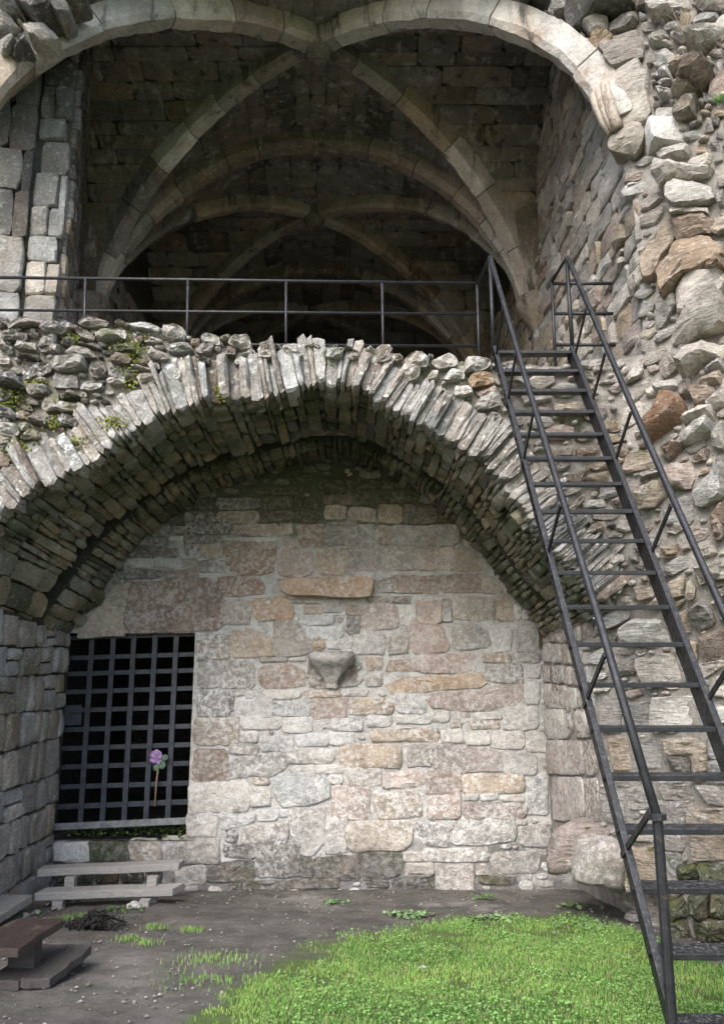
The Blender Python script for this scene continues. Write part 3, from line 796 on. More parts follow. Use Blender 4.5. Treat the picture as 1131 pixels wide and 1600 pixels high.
# ------------------------------------------------------------------ lower side wall on the left
rngl = random.Random(21)
LX = -3.0
left = empty('left_side_wall', (LX, 7, 0), 'grey damp side wall of squared blocks on the left of the arch beside the gate', 'wall')
def spring_z(y): return lerp(2.60, 2.425, (y - 5.87) / (7.95 - 5.87))
g = Geo()
vv, ff = [], []
ny, nzz = 20, 18
for j in range(nzz + 1):
    for i in range(ny + 1):
        y = lerp(4.2, 8.05, i / ny)
        z = lerp(-.2, spring_z(y) + .03, j / nzz)
        vv.append((LX - .012, y, z))
g.add(vv, [(j * (ny + 1) + i, j * (ny + 1) + i + 1, (j + 1) * (ny + 1) + i + 1, (j + 1) * (ny + 1) + i) for j in range(nzz) for i in range(ny)])
g.build('mortar', M['mortar_dark'], left, smooth=True)
def course_wall(parent, y0, y1, z0f, ztop, X, nrm, rng, mat, hs, ws, codes, prot, name='stone', wav=.03, rough=.014, bev=.02, depth=.06, limit=300, gap=.012, skip=None, **kw):
    """coursed blocks on a wall whose plan is X(y)"""
    z = z0f
    n_ = 0
    while z < ztop(y0) + .02 or z < ztop(y1):
        h = rng.uniform(*hs)
        y = y0 - rng.uniform(0, ws[0])
        while y < y1:
            w = rng.uniform(*ws)
            a, b = max(y, y0), min(y + w, y1)
            y += w
            if b - a < .06: continue
            def zz(yy, zb): return zb + wav * nz((yy, zb * 3, 0), 1.1)
            zt = min(z + h, ztop((a + b) / 2))
            if zt - z < .05: continue
            if skip and skip((a + b) / 2, (z + zt) / 2): continue
            gp = gap
            P = [Vector((X(a + gp), a + gp, zz(a, z) + gp)), Vector((X(b - gp), b - gp, zz(b, z) + gp)), Vector((X(b - gp), b - gp, zz(b, zt) - gp)), Vector((X(a + gp), a + gp, zz(a, zt) - gp))]
            for p in P: p.z += rng.uniform(-.012, .012)
            if h > .2 and (b - a) > .2 and rng.random() < .22:       # a block replaced by two thin ones
                m = rng.uniform(.4, .6)
                Q1 = P[0].lerp(P[3], m); Q2 = P[1].lerp(P[2], m)
                sets = [[P[0], P[1], Q2 - Vector((0, 0, .008)), Q1 - Vector((0, 0, .008))], [Q1 + Vector((0, 0, .008)), Q2 + Vector((0, 0, .008)), P[2], P[3]]]
            else: sets = [P]
            for S_ in sets:
                nn = nrm((a + b) / 2)
                add_stone(parent, name, S_, nn, rng.choice(codes), mat, rng, prot=prot * rng.uniform(.5, 1.6), depth=depth, rough=rough, bev=bev, N=12, tilt=.3, jit=.045, corner=.12, **kw)
                n_ += 1
        z += h
    return n_
course_wall(left, 4.25, 7.93, .02, spring_z, lambda y: LX, lambda y: Vector((1, 0, 0)), rngl, 'side', (.22, .34), (.14, .36), 'gglglb', .03, gap=.006)

# ------------------------------------------------------------------ the lower barrel vault
def polyline3(pxs, Y): return [at_y(x, y, Y) for x, y in pxs]
def resamp_open(p, n):
    L = [0]
    for a, b in zip(p, p[1:]): L.append(L[-1] + (b - a).length)
    out, i = [], 0
    for k in range(n + 1):
        t = L[-1] * k / n
        while i < len(p) - 2 and L[i + 1] < t: i += 1
        u = (t - L[i]) / max(1e-9, L[i + 1] - L[i])
        out.append(p[i].lerp(p[i + 1], min(1, max(0, u))))
    return out
NS = 120
def two_part(p3, apex):
    a = resamp_open(p3[:apex + 1], NS // 2); b = resamp_open(p3[apex:], NS // 2)
    q = a + b[1:]
    for _ in range(3):
        q = [q[0]] + [(q[i - 1] + q[i] * 2 + q[i + 1]) / 4 for i in range(1, len(q) - 1)] + [q[-1]]
    return q
RIMF = two_part(polyline3(FRONT_ARCH, FACE_Y), 16)
RIMB = two_part(polyline3(BACK_ARCH, BACK_Y), 13)
ARC_LEN = sum((b - a).length for a, b in zip(RIMF, RIMF[1:]))
def rim(arr, s):
    x = min(max(s, 0), 1) * NS
    i = min(NS - 1, int(x))
    return arr[i].lerp(arr[i + 1], x - i)
def VP(s, t): return rim(RIMF, s).lerp(rim(RIMB, s), t)
def VN(s, t):
    e = .008
    ds = VP(min(1, s + e), t) - VP(max(0, s - e), t)
    dt = VP(s, min(1, t + .1)) - VP(s, max(0, t - .1))
    n = ds.cross(dt).normalized()
    c = VP(.5, t); c = Vector((c.x - .2, c.y, 2.2))
    return n if n.dot(c - VP(s, t)) > 0 else -n

rngv = random.Random(31)
vault = empty('barrel_vault', (-.5, 6.9, 4.2), 'damp greenish rubble barrel vault of thin stones roofing the lower recess', 'vault')
SLOT0, SLOT1 = .58, .70
g = Geo()
tt = [0.12, .2, .3, .4, .5, SLOT0, SLOT0 + .002, SLOT1 - .002, SLOT1, .8, .9, 1.01]
vv = []
for si in range(NS + 1):
    s = si / NS
    for k, t in enumerate(tt):
        off = .02 if k not in (6, 7) else .24
        vv.append(VP(s, t) - VN(s, t) * off)
nt = len(tt)
g.add(vv, [(i * nt + k, i * nt + k + 1, (i + 1) * nt + k + 1, (i + 1) * nt + k) for i in range(NS) for k in range(nt - 1)])
g.build('mortar', M['mortar_dark'], vault, smooth=False)

vstones = []
def vault_ring(s0, s1, ta, tb, lens, pbase):
    t = ta - rngv.uniform(0, .03)
    t = ta
    while t < tb - .02:
        w = rngv.uniform(*lens)
        b = min(tb, t + w)
        if tb - b < .06: b = tb
        gs, gt = .0004, .002
        q = [(s0 + gs, t + gt), (s1 - gs, t + gt), (s1 - gs, b - gt), (s0 + gs, b - gt)]
        q = [(s + rngv.uniform(-.0016, .0016), tq + rngv.uniform(-.012, .012)) for s, tq in q]
        P = [VP(*x) for x in q]
        sm, tm = (s0 + s1) / 2, (t + b) / 2
        n = VN(sm, tm)
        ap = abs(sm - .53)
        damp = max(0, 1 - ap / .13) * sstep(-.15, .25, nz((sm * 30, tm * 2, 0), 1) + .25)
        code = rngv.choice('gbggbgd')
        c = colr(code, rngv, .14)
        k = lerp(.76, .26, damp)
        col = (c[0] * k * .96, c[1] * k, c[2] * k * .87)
        a = proj(P[0]); d = proj(P[2])
        vstones.append((abs((a[0] - d[0]) * (a[1] - d[1])), P, n, col, pbase * rngv.uniform(.3, 2.0), rngv.random()))
        t = b
s = 0.0
while s < 1:
    ds = rngv.choice((.0065, .008, .010, .013, .019)) * rngv.uniform(.85, 1.2) * (1.5 if s < .07 else 1)
    vault_ring(s, min(1, s + ds), .05, SLOT0, (.06, .2) if s > .07 else (.1, .3), .026)
    s += ds
s = 0.0
while s < 1:
    ds = rngv.choice((.008, .010, .013, .017)) * rngv.uniform(.9, 1.15) * (1.5 if s < .07 else 1)
    vault_ring(s, min(1, s + ds), SLOT1, 1.0, (.09, .16), .03)
    s += ds
vstones.sort(key=lambda q: -q[0])
g = Geo()
for i, (a, P, n, col, pr, _) in enumerate(vstones):
    if i < 300:
        add_stone(vault, 'vault_stone', P, n, 'g', 'vault', rngv, col=col, prot=pr, depth=.05, N=10, inner=False, rough=.012, bev=.009, jit=.05, tilt=.6, corner=.08)
    else:
        v, f, c = stone_geo(P, n, pr, .05, rngv, N=8, inner=False, rough=.012, bev=.012, jit=.05, tilt=.4, corner=.14)
        g.add(v, f, col)
if g.v:
    g.build('small_vault_stones', M['vault_attr'], vault, smooth=True)['kind'] = 'stuff'

# ------------------------------------------------------------------ the rubble face over the arch, with its voussoirs
rngf = random.Random(41)
face = empty('arch_front_wall', (-.5, FACE_Y, 4.4), 'lichened and mossy rubble front wall over the lower arch carrying the ledge with the railing', 'wall')
TOP_PX = [(-90, 490), (0, 498), (60, 500), (130, 505), (200, 512), (260, 520), (330, 530), (400, 540), (470, 545), (560, 548), (620, 556), (700, 560), (770, 563), (850, 566), (920, 572), (1000, 575)]
TOPL = polyline3(TOP_PX, FACE_Y)
def top_z(x):
    for a, b in zip(TOPL, TOPL[1:]):
        if a.x <= x <= b.x: return lerp(a.z, b.z, (x - a.x) / (b.x - a.x))
    return TOPL[0].z if x < TOPL[0].x else TOPL[-1].z
def rim_out(s, L):
    p = rim(RIMF, s)
    a, b = rim(RIMF, s - .03), rim(RIMF, s + .03)
    tq = (b - a).normalized()
    nn = Vector((-tq.z, 0, tq.x))
    return p + nn * L, nn
# mortar core: strip from the rim up to the ledge, then the ledge itself
g = Geo()
vv = []
NB = 60
rows = 7
xs_top = []
for i in range(NB + 1):
    s = i / NB
    p, nn = rim_out(s, .05)
    zt = top_z(p.x) - .05
    for r in range(rows):
        u = r / (rows - 1)
        q = Vector((p.x, FACE_Y + .03 + .012 * nz((p.x, 0, u * 3), 2), lerp(p.z, max(zt, p.z + .02), u)))
        vv.append(q)
    vv.append(Vector((p.x, FACE_Y + .75, zt + .02)))
    vv.append(Vector((p.x, FACE_Y + .85, 4.3)))
rr = rows + 2
g.add(vv, [(i * rr + k, (i + 1) * rr + k, (i + 1) * rr + k + 1, i * rr + k + 1) for i in range(NB) for k in range(rr - 1)])
# left end, outside the picture
p0 = vv[0]
g.add([(-5, FACE_Y + .03, 2), (p0.x, FACE_Y + .03, 2), (p0.x, FACE_Y + .03, 5), (-5, FACE_Y + .03, 5)], [(0, 1, 2, 3)])
# soffit strip under the first voussoirs
vv = []
for i in range(NB + 1):
    s = i / NB
    p, nn = rim_out(s, .05); q = VP(s, .16) - VN(s, .16) * .03
    vv += [p + Vector((0, .03, 0)), q]
g.add(vv, [(i * 2, i * 2 + 1, i * 2 + 3, i * 2 + 2) for i in range(NB)])
g.build('mortar', M['mortar_mid'], face, smooth=True)

s = .02
while s < .985:
    p0_, _ = rim_out(s, 0)
    th = rngf.choice((.035, .045, .055, .07, .095)) * rngf.uniform(.9, 1.15)
    if s > .72: th *= .75
    ds = th / ARC_LEN
    e = s + ds
    L = rngf.uniform(.26, .42) * (1 if s > .5 else 1.08)
    lo = rngf.uniform(-.035, .01)
    a0, _ = rim_out(s + .0003, lo); a1, _ = rim_out(e - .0003, lo + rngf.uniform(-.012, .012))
    fan = 1.0 + rngf.uniform(-.06, .06)
    b0, n0 = rim_out(s, L); b1, n1 = rim_out(e, L + rngf.uniform(-.05, .05))
    mid = (b0 + b1) / 2
    b0, b1 = mid + (b0 - mid) * fan, mid + (b1 - mid) * fan
    yoff = rngf.uniform(-.03, .03)
    P = [Vector((q.x, FACE_Y + yoff, q.z)) for q in (a0, b0, b1, a1)]
    mark([proj(q) for q in P])
    code = rngf.choice('wlpwplg') if rngf.random() > .04 else 'r'
    add_stone(face, 'voussoir', P, (0, -1, .0), code, 'voussoir', rngf, prot=rngf.uniform(.015, .075), depth=.30, N=16, rough=.018, bev=.010, jit=.03, tilt=.4, corner=.06, edge=.88, chip=.5)
    s = e

def surf_face(px, py):
    return at_y(px, py, FACE_Y), Vector((0, -1, .06)).normalized()
kwf = dict(rough=.028, bev=.012, jit=.07, tilt=.35, corner=.08, edge=.86)
for txt, ox, oy in ((FAC_L, 0, 470), (FAC_M, 270, 500), (FAC_Q, 540, 500)):
    traced(face, parse(txt, ox, oy, S4), surf_face, 'facade', rngf, prot=.03, depth=.12, grow=.09, **kwf)
reg_face = [(0, 500), (200, 515), (400, 545), (560, 550), (770, 565), (830, 700), (700, 640), (620, 600), (500, 570), (400, 590), (300, 600), (200, 640), (100, 700), (0, 770)]
fill_gaps(face, reg_face, surf_face, 'facade', rngf, ((11, 18, .35, .6), (6, 11, .4, .75), (4, 6, .5, .8)), 1600, 260, 'gpgdpgr', .035, .08, lambda x, y: (.1 if x < 400 else -.15), limit=60, rough=.02, bev=.018, tilt=.3)
# stones lying along the lip of the ledge
x = -3.4
while x < 2.0:
    w = rngf.uniform(.12, .34)
    z = top_z(x + w / 2)
    h = rngf.uniform(.06, .13)
    yy = FACE_Y + rngf.uniform(.06, .2)
    P = [Vector((x, yy, z - h)), Vector((x + w * .93, yy, z - h + rngf.uniform(-.02, .02))), Vector((x + w * .8, yy, z + rngf.uniform(-.03, .04))), Vector((x + w * .15, yy, z + rngf.uniform(-.03, .05)))]
    add_stone(face, 'stone', P, (0, -1, .12), rngf.choice('pgpgwd'), 'facade', rngf, prot=.07, depth=.18, N=12, **kwf)
    x += w * rngf.uniform(.9, 1.15)
# ------------------------------------------------------------------ the broken wall on the right
rngr = random.Random(51)
def right_y(x, z):
    lo = 6.3 - 1.3 * max(0.0, x - 1.86) + .40 * (1 - sstep(.38, .52, z)) * (1 - sstep(2.12, 2.3, x))
    xa = 2.0 + .30 * sstep(3.5, 4.7, z)
    hi = FACE_Y - 1.2 * max(0.0, x - xa)
    if z > 5.6 and x < xa: hi = FACE_Y + (.6 * (xa - x)) * sstep(5.6, 6.6, z)
    return lerp(lo, hi, sstep(2.25, 2.75, z))
def surf_right(px, py):
    d = ray(px, py)
    lo, hi = 3.0, 9.0          # along the ray: in front of / behind the surface
    for _ in range(50):
        t = (lo + hi) / 2
        p = CAMLOC + d * t
        if p.y < right_y(p.x, p.z): lo = t
        else: hi = t
    p = CAMLOC + d * lo
    e = .06
    gx = (right_y(p.x + e, p.z) - right_y(p.x - e, p.z)) / (2 * e)
    gz_ = (right_y(p.x, p.z + e) - right_y(p.x, p.z - e)) / (2 * e)
    n = Vector((gx, -1, gz_))
    n.x = max(-.8, min(.8, n.x)); n.z = max(-.35, min(.35, n.z))
    return p, n.normalized()
right = empty('broken_right_wall', (2.3, 5.6, 0), 'pale broken rubble wall end with big jutting stones behind the metal stairs', 'wall')
g = Geo()
xsr = [1.86 + .04 * i for i in range(60)]
zsr = [-.3 + .05 * i for i in range(200)]
vv = []
for z in zsr:
    for x in xsr:
        x2 = x
        xa = 2.0 + .30 * sstep(3.5, 4.7, z)
        if z > 4.6: x2 = max(x, lerp(xa, 1.0, sstep(6.9, 7.2, z) * 0) )
        if z < .45: x2 = max(x, 2.10)
        vv.append((x2, right_y(x2, z) + .02 - .01 + .03 * nz((x2, 0, z), 2.2) + .02 * nz((x2, 4, z), 7) + .014 * nz((x2, 8, z), 19), z))
W = len(xsr)
g.add(vv, [(j * W + i, j * W + i + 1, (j + 1) * W + i + 1, (j + 1) * W + i) for j in range(len(zsr) - 1) for i in range(W - 1)])
# jamb of the arch
vv = []
for z in [-.2 + .1 * k for k in range(29)]:
    for t in (0, .25, .5, .75, 1):
        q = JAMB_A.lerp(JAMB_B, t)
        vv.append((q.x + .012 + .27 * (1 - sstep(.35, .5, z)), q.y, z))
g.add(vv, [(j * 5 + i, j * 5 + i + 1, (j + 1) * 5 + i + 1, (j + 1) * 5 + i) for j in range(28) for i in range(4)])
g.build('mortar', M['mortar_tan'], right, smooth=True)

def jamb_surf(px, py):
    return at_plane(px, py, JAMB_A, JN), JN
traced(right, parse(JAMB, 848, 1080, 3.809), jamb_surf, 'back', rngr, prot=.012, depth=.04, rough=.008, bev=.014, jit=.02, tilt=.1, corner=.1)
course_wall(right, 6.34, 7.93, 1.55, lambda y: lerp(2.5, 2.36, (y - 6.3) / 1.65), lambda y: lerp(JAMB_B.x, JAMB_A.x, (y - 6.3) / 1.65), lambda y: JN, rngr, 'back', (.16, .24), (.18, .38), 'pkbrg', .015)
kwr = dict(rough=.024, bev=.013, jit=.075, tilt=.5, corner=.08, edge=.82)
for txt, ox, oy, s in ((RIGHT_1, 848, 0, S4), (RIGHT_2, 848, 270, S4), (RIGHT_3, 848, 540, S4), (RIGHT_4, 848, 810, S4)):
    traced(right, parse(txt, ox, oy, s), surf_right, 'right', rngr, prot=.045, depth=.14, grow=.09, **kwr)
traced(right, parse(PIER, 848, 1080, 3.809), surf_right, 'right', rngr, prot=.028, depth=.12, rough=.02, bev=.012, jit=.04, tilt=.3, corner=.08, grow=.09)
traced(right, parse(MOSSY, 848, 1080, 3.809), surf_right, 'mossy', rngr, prot=.05, depth=.12, rough=.04, bev=.02, jit=.09, tilt=.5, corner=.09, grow=.08)

# the protruding red block
def lump(parent, name, pts_px, surf, prot, mat, col, rng, rough=.04, bev=.06, N=20, tilt=.2, label=None, depth=.3, corner=.14):
    cx = sum(p[0] for p in pts_px) / len(pts_px); cy = sum(p[1] for p in pts_px) / len(pts_px)
    P, n = surf(cx, cy)
    mark(pts_px)
    ob = add_stone(parent, name, [at_plane(x, y, P, n) for x, y in pts_px], n, 'g', mat, rng, col=col, prot=prot, depth=depth, N=N, rough=rough, bev=bev, jit=.05, tilt=tilt, corner=corner, **({'chip': .1} if name == 'boulder' else {}))
    if label: ob['label'] = label
    return ob
T3 = lambda a: [(848 + a[i] / S4, 540 + a[i + 1] / S4) for i in range(0, len(a), 2)]
lump(right, 'stone', T3([640, 520, 720, 440, 810, 340, 840, 345, 905, 390, 908, 455, 800, 520, 680, 592, 640, 572]), surf_right, .22, 'right', (.28, .175, .115), rngr, rough=.02, bev=.03, label='red sandstone block jutting out of the rubble', corner=.08)
T5 = lambda a: [(848 + a[i] / 3.809, 1080 + a[i + 1] / 3.809) for i in range(0, len(a), 2)]
def surf_bould(px, py):
    p = at_y(px, py, 6.25)
    return p, Vector((-.25, -1, -.1)).normalized()
lump(right, 'boulder', T5([40, 1080, 40, 960, 70, 800, 340, 795, 420, 850, 250, 900, 190, 1060, 150, 1085]), lambda x, y: (at_y(x, y, 6.45), Vector((-.6, -.8, -.05)).normalized()), .10, 'right', (.33, .28, .25), rngr, rough=.05, label='grey strata boulder jutting from the foot of the wall')
lump(right, 'boulder', T5([168, 1085, 180, 990, 215, 905, 330, 862, 440, 862, 500, 950, 480, 1165, 380, 1140, 190, 1105]), surf_bould, .17, 'back_plain', (.245, .225, .195), rngr, rough=.035, label='smooth buff boulder jutting from the foot of the wall')
lump(right, 'stone', T5([455, 1010, 480, 950, 540, 940, 560, 1180, 480, 1175]), lambda x, y: (at_y(x, y, 6.2), Vector((-.2, -1, 0)).normalized()), .12, 'right', (.40, .36, .28), rngr)
for q in ([380, 1140, 560, 1180, 600, 1320, 500, 1290], [600, 1180, 700, 1160, 720, 1340, 640, 1330], [700, 1110, 780, 1110, 800, 1210, 720, 1215]):
    lump(right, 'stone', T5(q), surf_right, .03, 'right', (.27, .24, .21), rngr)

reg_r = [(985, 225), (1010, 0), (1200, 0), (1200, 1480), (1040, 1470), (990, 1400), (935, 1290), (930, 1000), (965, 900), (880, 840), (800, 720), (775, 570), (960, 575), (1015, 560)]
fill_gaps(right, [(955, 1395), (1000, 1395), (1060, 1440), (1075, 1490), (1040, 1470), (990, 1430)], surf_right, 'right', rngr, ((14, 22, .4, .6), (7, 12, .4, .7)), 900, 40, 'gdgd', .03, .08, .3, limit=40, rough=.02, bev=.018)  # dark codes paint the shade below the boulders into these stones
reg_top = [(862, 0), (1200, 0), (1200, 230), (1090, 230), (1015, 190), (1005, 100), (945, 110), (900, 50)]
ang_r = lambda x, y: -.45 if x > 960 and 200 < y < 1000 else -.12
fill_gaps(right, reg_top, surf_right, 'right', rngr, ((12, 20, .35, .6), (7, 12, .4, .7), (4, 7, .6, .9)), 3000, 420, 'pgpglb', .05, .08, -.2, limit=40, rough=.02, bev=.018, tilt=.4)
fill_gaps(right, reg_r, surf_right, 'right', rngr, ((20, 34, .35, .55), (12, 20, .35, .6), (7, 12, .4, .7), (4, 7, .5, .85)), 3600, 900, 'pgpgbkp', .035, .08, ang_r, limit=150, rough=.02, bev=.02, tilt=.4)

# ------------------------------------------------------------------ the rib vault of the upper storey
YB, LB, NBAY = 7.6, 1.72, 3
ZS, RISE, PEXP = 6.77, 2.48, 1.3
FLOOR_Z = 4.60
def xc(y): return -.5 - .076 * (y - YB)
def hw(y, u=1):
    return 2.7 + .06 * (y - 5.9) if u >= 0 else 3.12 - .055 * (y - 5.9)
def arcp(u): return ZS + RISE * max(0.0, 1 - u * u) ** (.5 * PEXP)
def vpt(yb, u, v, cell, off=0.0):
    y = yb + v * LB
    if cell == 'main': z = arcp(u)
    elif cell == 'side': z = arcp(v)
    else: z = arcp(abs(u))
    return Vector((xc(y) + u * hw(y, u), y, z + off))
rngu = random.Random(61)
rv = empty('rib_vault', (xc(YB), YB, FLOOR_Z), 'dark ribbed stone vault of the upper storey with dressed ribs meeting at a boss', 'vault')

def rib_path(yb, u1, v1):
    """from the springer at (u1, v1) to the boss"""
    out = []
    for k in range(41):
        th = math.pi / 2 * k / 40
        f = 1 - math.cos(th)
        u, v = u1 * (1 - f), v1 * (1 - f)
        y = yb + v * LB
        out.append(Vector((xc(y) + u * hw(y, u), y, ZS + RISE * math.sin(th) ** PEXP)))
    return out
def trans_path(y):
    out = []
    for k in range(81):
        th = math.pi * k / 80
        u = math.cos(th)
        out.append(Vector((xc(y) + u * hw(y, u), y, ZS + RISE * max(0, math.sin(th)) ** PEXP)))
    return out
def rib_stones(parent, path, wid, dep, seglen, rng, codes, mat='rib', name='rib_stone', colf=None, start=.0, cham=.35, top=.16):
    L = [0]
    for a, b in zip(path, path[1:]): L.append(L[-1] + (b - a).length)
    def at(t):
        t = min(max(t, 0), L[-1])
        i = 0
        while i < len(path) - 2 and L[i + 1] < t: i += 1
        u = (t - L[i]) / max(1e-9, L[i + 1] - L[i])
        return path[i].lerp(path[i + 1], u)
    hd = (path[-1] - path[0]); hd.z = 0
    if hd.length < .2 or True:
        pm = path[len(path) // 4] - path[0]; pm.z = 0
        hd = pm if pm.length > 1e-4 else hd
    sd = Vector((hd.y, -hd.x, 0)).normalized()
    t = start
    while t < L[-1] - .05:
        e = min(L[-1], t + rng.uniform(*seglen))
        if L[-1] - e < .2: e = L[-1]
        so = rng.uniform(-.008, .008); dd = rng.uniform(-.01, .012)
        v, f = [], []
        K = 9
        gp = .006
        ww = wid / 2 * rng.uniform(.97, 1.04)
        for k in range(K):
            q = lerp(t + gp, e - gp, k / (K - 1))
            p = at(q)
            tg = (at(q + .05) - at(q - .05)).normalized()
            up = sd.cross(tg).normalized()
            if up.z < 0: up = -up
            if abs(tg.z) > .98: pass
            end = .006 if k in (0, K - 1) else 0
            prof = [(-ww, top), (-ww, -dep * (1 - cham)), (-ww * (1 - cham * 1.3), -dep), (ww * (1 - cham * 1.3), -dep), (ww, -dep * (1 - cham)), (ww, top)]
            for a, b in prof:
                r = p + sd * (a * (1 - end / ww) + so) + up * (b + (end if b < 0 else 0) - (dd if b < 0 else 0))
                r += (sd * nz(r, 6, 2) + up * nz(r, 6, 7)) * .014 + (sd * nz(r, 21, 2) + up * nz(r, 21, 7)) * .007
                v.append(r)
        n = 6
        for k in range(K - 1):
            for i in range(n):
                j = (i + 1) % n
                f.append((k * n + i, k * n + j, (k + 1) * n + j, (k + 1) * n + i))
        f.append(tuple(range(n))); f.append(tuple((K - 1) * n + i for i in range(n - 1, -1, -1)))
        code = rng.choice(codes)
        c = colf(t / L[-1], rng) if colf else colr(code, rng)
        m_ = sum(v, Vector()) / len(v)
        link_mesh(name, v, f, M[mat], parent, m_, smooth=False, color=c)
        t = e
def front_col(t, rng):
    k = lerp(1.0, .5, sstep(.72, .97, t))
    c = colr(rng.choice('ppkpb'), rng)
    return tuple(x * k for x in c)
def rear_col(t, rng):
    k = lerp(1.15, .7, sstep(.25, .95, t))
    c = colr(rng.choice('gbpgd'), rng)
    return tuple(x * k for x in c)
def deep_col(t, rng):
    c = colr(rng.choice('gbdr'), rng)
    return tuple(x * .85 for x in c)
for ib in range(NBAY):
    yb = YB + ib * 2 * LB
    for (u, v) in ((1, -1), (-1, -1), (1, 1), (-1, 1)):
        cf = front_col if (ib == 0 and v < 0) else rear_col if ib == 0 else deep_col
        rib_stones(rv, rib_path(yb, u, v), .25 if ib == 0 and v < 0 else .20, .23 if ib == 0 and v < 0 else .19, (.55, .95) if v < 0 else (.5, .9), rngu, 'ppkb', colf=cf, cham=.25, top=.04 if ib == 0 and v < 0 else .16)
    y = yb + LB
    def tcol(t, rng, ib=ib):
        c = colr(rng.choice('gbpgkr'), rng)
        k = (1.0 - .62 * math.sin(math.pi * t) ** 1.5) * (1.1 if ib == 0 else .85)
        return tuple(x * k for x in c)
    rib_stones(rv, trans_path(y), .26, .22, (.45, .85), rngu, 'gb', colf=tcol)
    g = Geo()
    b0 = Vector((xc(yb), yb, ZS + RISE))
    g.tube([b0 + Vector((0, 0, .05)), b0 + Vector((0, 0, -.20)), b0 + Vector((0, 0, -.30)), b0 + Vector((0, 0, -.33))], [.17, .17, .13, .06], 12)
    g.build('boss', M['rib'], rv, b0, smooth=False, color=(.13, .12, .10))

# web: backing sheet and coursed stones
g = Geo()
webst = []
def web_sheet(yb, ib):
    n = 28
    for cell in ('all',):
        vv = []
        for j in range(n + 1):
            v = -1 + 2 * j / n
            for i in range(n + 1):
                u = -1 + 2 * i / n
                z = max(arcp(u), arcp(v))
                y = yb + v * LB
                vv.append((xc(y) + u * hw(y, u), y, z + .05))
        g.add(vv, [(j * (n + 1) + i, j * (n + 1) + i + 1, (j + 1) * (n + 1) + i + 1, (j + 1) * (n + 1) + i) for j in range(n) for i in range(n)
                   if not (ib == 0 and j < n // 2 and abs(i - n / 2) > n * .36 and abs(j - n / 2) > abs(i - n / 2))])
def web_cell(yb, kind, sgn, rng, keep=None, hrow=.24):
    """rows of stones; kind main: rows across u, stones along v from |u| to 1; side: rows across v, stones along u"""
    N = 44
    th = 0.0
    a = -1.0
    # rows by arc length of the profile
    prev = Vector((-1 * 2.7, 0, arcp(-1))) if kind == 'main' else Vector((-LB, 0, arcp(-1)))
    scale = 2.7 if kind == 'main' else LB
    edges = [-1.0]
    acc = 0
    tgt = hrow * rng.uniform(.8, 1.2)
    M_ = 400
    for i in range(1, M_ + 1):
        w = -math.cos(math.pi * i / M_)
        q = Vector((w * scale, 0, arcp(w)))
        acc += (q - prev).length; prev = q
        if acc > tgt or i == M_:
            edges.append(w); acc = 0; tgt = hrow * rng.uniform(.75, 1.25)
    for w0, w1 in zip(edges, edges[1:]):
        wm = (w0 + w1) / 2
        lim = min(abs(w0), abs(w1)) if abs(w0) + abs(w1) > 0 else 0
        t = max(.02, abs(wm) - .02)
        span = hw(yb) if kind == 'side' else LB
        while t < 1.0:
            e = min(1.0, t + rng.uniform(.45, 1.1) / span)
            if 1 - e < .06: e = 1.0
            q = [(w0, t), (w1, t), (w1, e), (w0, e)]
            gp = .003 / span
            P = []
            for w, s_ in ((w0, t + gp), (w1, t + gp), (w1, e - gp), (w0, e - gp)):
                u, v = (w, sgn * s_) if kind == 'main' else (sgn * s_, w)
                y = yb + v * LB
                P.append(Vector((xc(y) + u * hw(y, u), y, arcp(w))))
            c = sum(P, Vector()) / 4
            n = (P[1] - P[0]).cross(P[3] - P[0])
            if n.length > 1e-6:
                n.normalize()
                if n.z > 0: n = -n
                if abs(n.z) < .05:      # steep foot of a cell: face the middle of the bay
                    m_ = Vector((xc(yb), yb, c.z)) - c
                    if n.dot(m_) < 0: n = -n
                if keep is None or keep(c, wm, (t + e) / 2):
                    webst.append((P, n, c, yb))
            t = e
for ib in range(NBAY):
    yb = YB + ib * 2 * LB
    web_sheet(yb, ib)
    hr = .19 if ib == 0 else .28
    web_cell(yb, 'side', 1, rngu, hrow=hr, keep=(lambda c, w, s: c.z > 6.6))
    web_cell(yb, 'side', -1, rngu, hrow=hr)
    web_cell(yb, 'main', 1, rngu, hrow=hr)
    if ib == 0: web_cell(yb, 'main', -1, rngu, keep=lambda c, w, s: abs(w) < .72, hrow=hr)
    else: web_cell(yb, 'main', -1, rngu, hrow=hr)
g.build('web_backing', M['mortar_dark'], rv, smooth=True)
def on_screen(c):
    q = proj(c)
    return -30 < q[0] < 1160 and -40 < q[1] < 560
webst.sort(key=lambda q: (not on_screen(q[2]), q[3] > 10, (q[2] - CAMLOC).length))
g = Geo()
for i, (P, n, c, yb) in enumerate(webst):
    code = rngu.choice('gbgggd')
    cc = colr(code, rngu, .09)
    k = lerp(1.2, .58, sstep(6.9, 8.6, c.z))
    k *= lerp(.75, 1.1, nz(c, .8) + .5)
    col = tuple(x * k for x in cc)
    pr = rngu.uniform(.0, .03)
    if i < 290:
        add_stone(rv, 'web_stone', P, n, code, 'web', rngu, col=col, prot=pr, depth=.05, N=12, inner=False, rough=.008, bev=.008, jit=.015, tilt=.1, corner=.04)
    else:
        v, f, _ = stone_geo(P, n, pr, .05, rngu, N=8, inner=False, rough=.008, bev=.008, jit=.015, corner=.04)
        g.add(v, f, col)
if g.v: g.build('small_web_stones', M['web_attr'], rv, smooth=True)['kind'] = 'stuff'

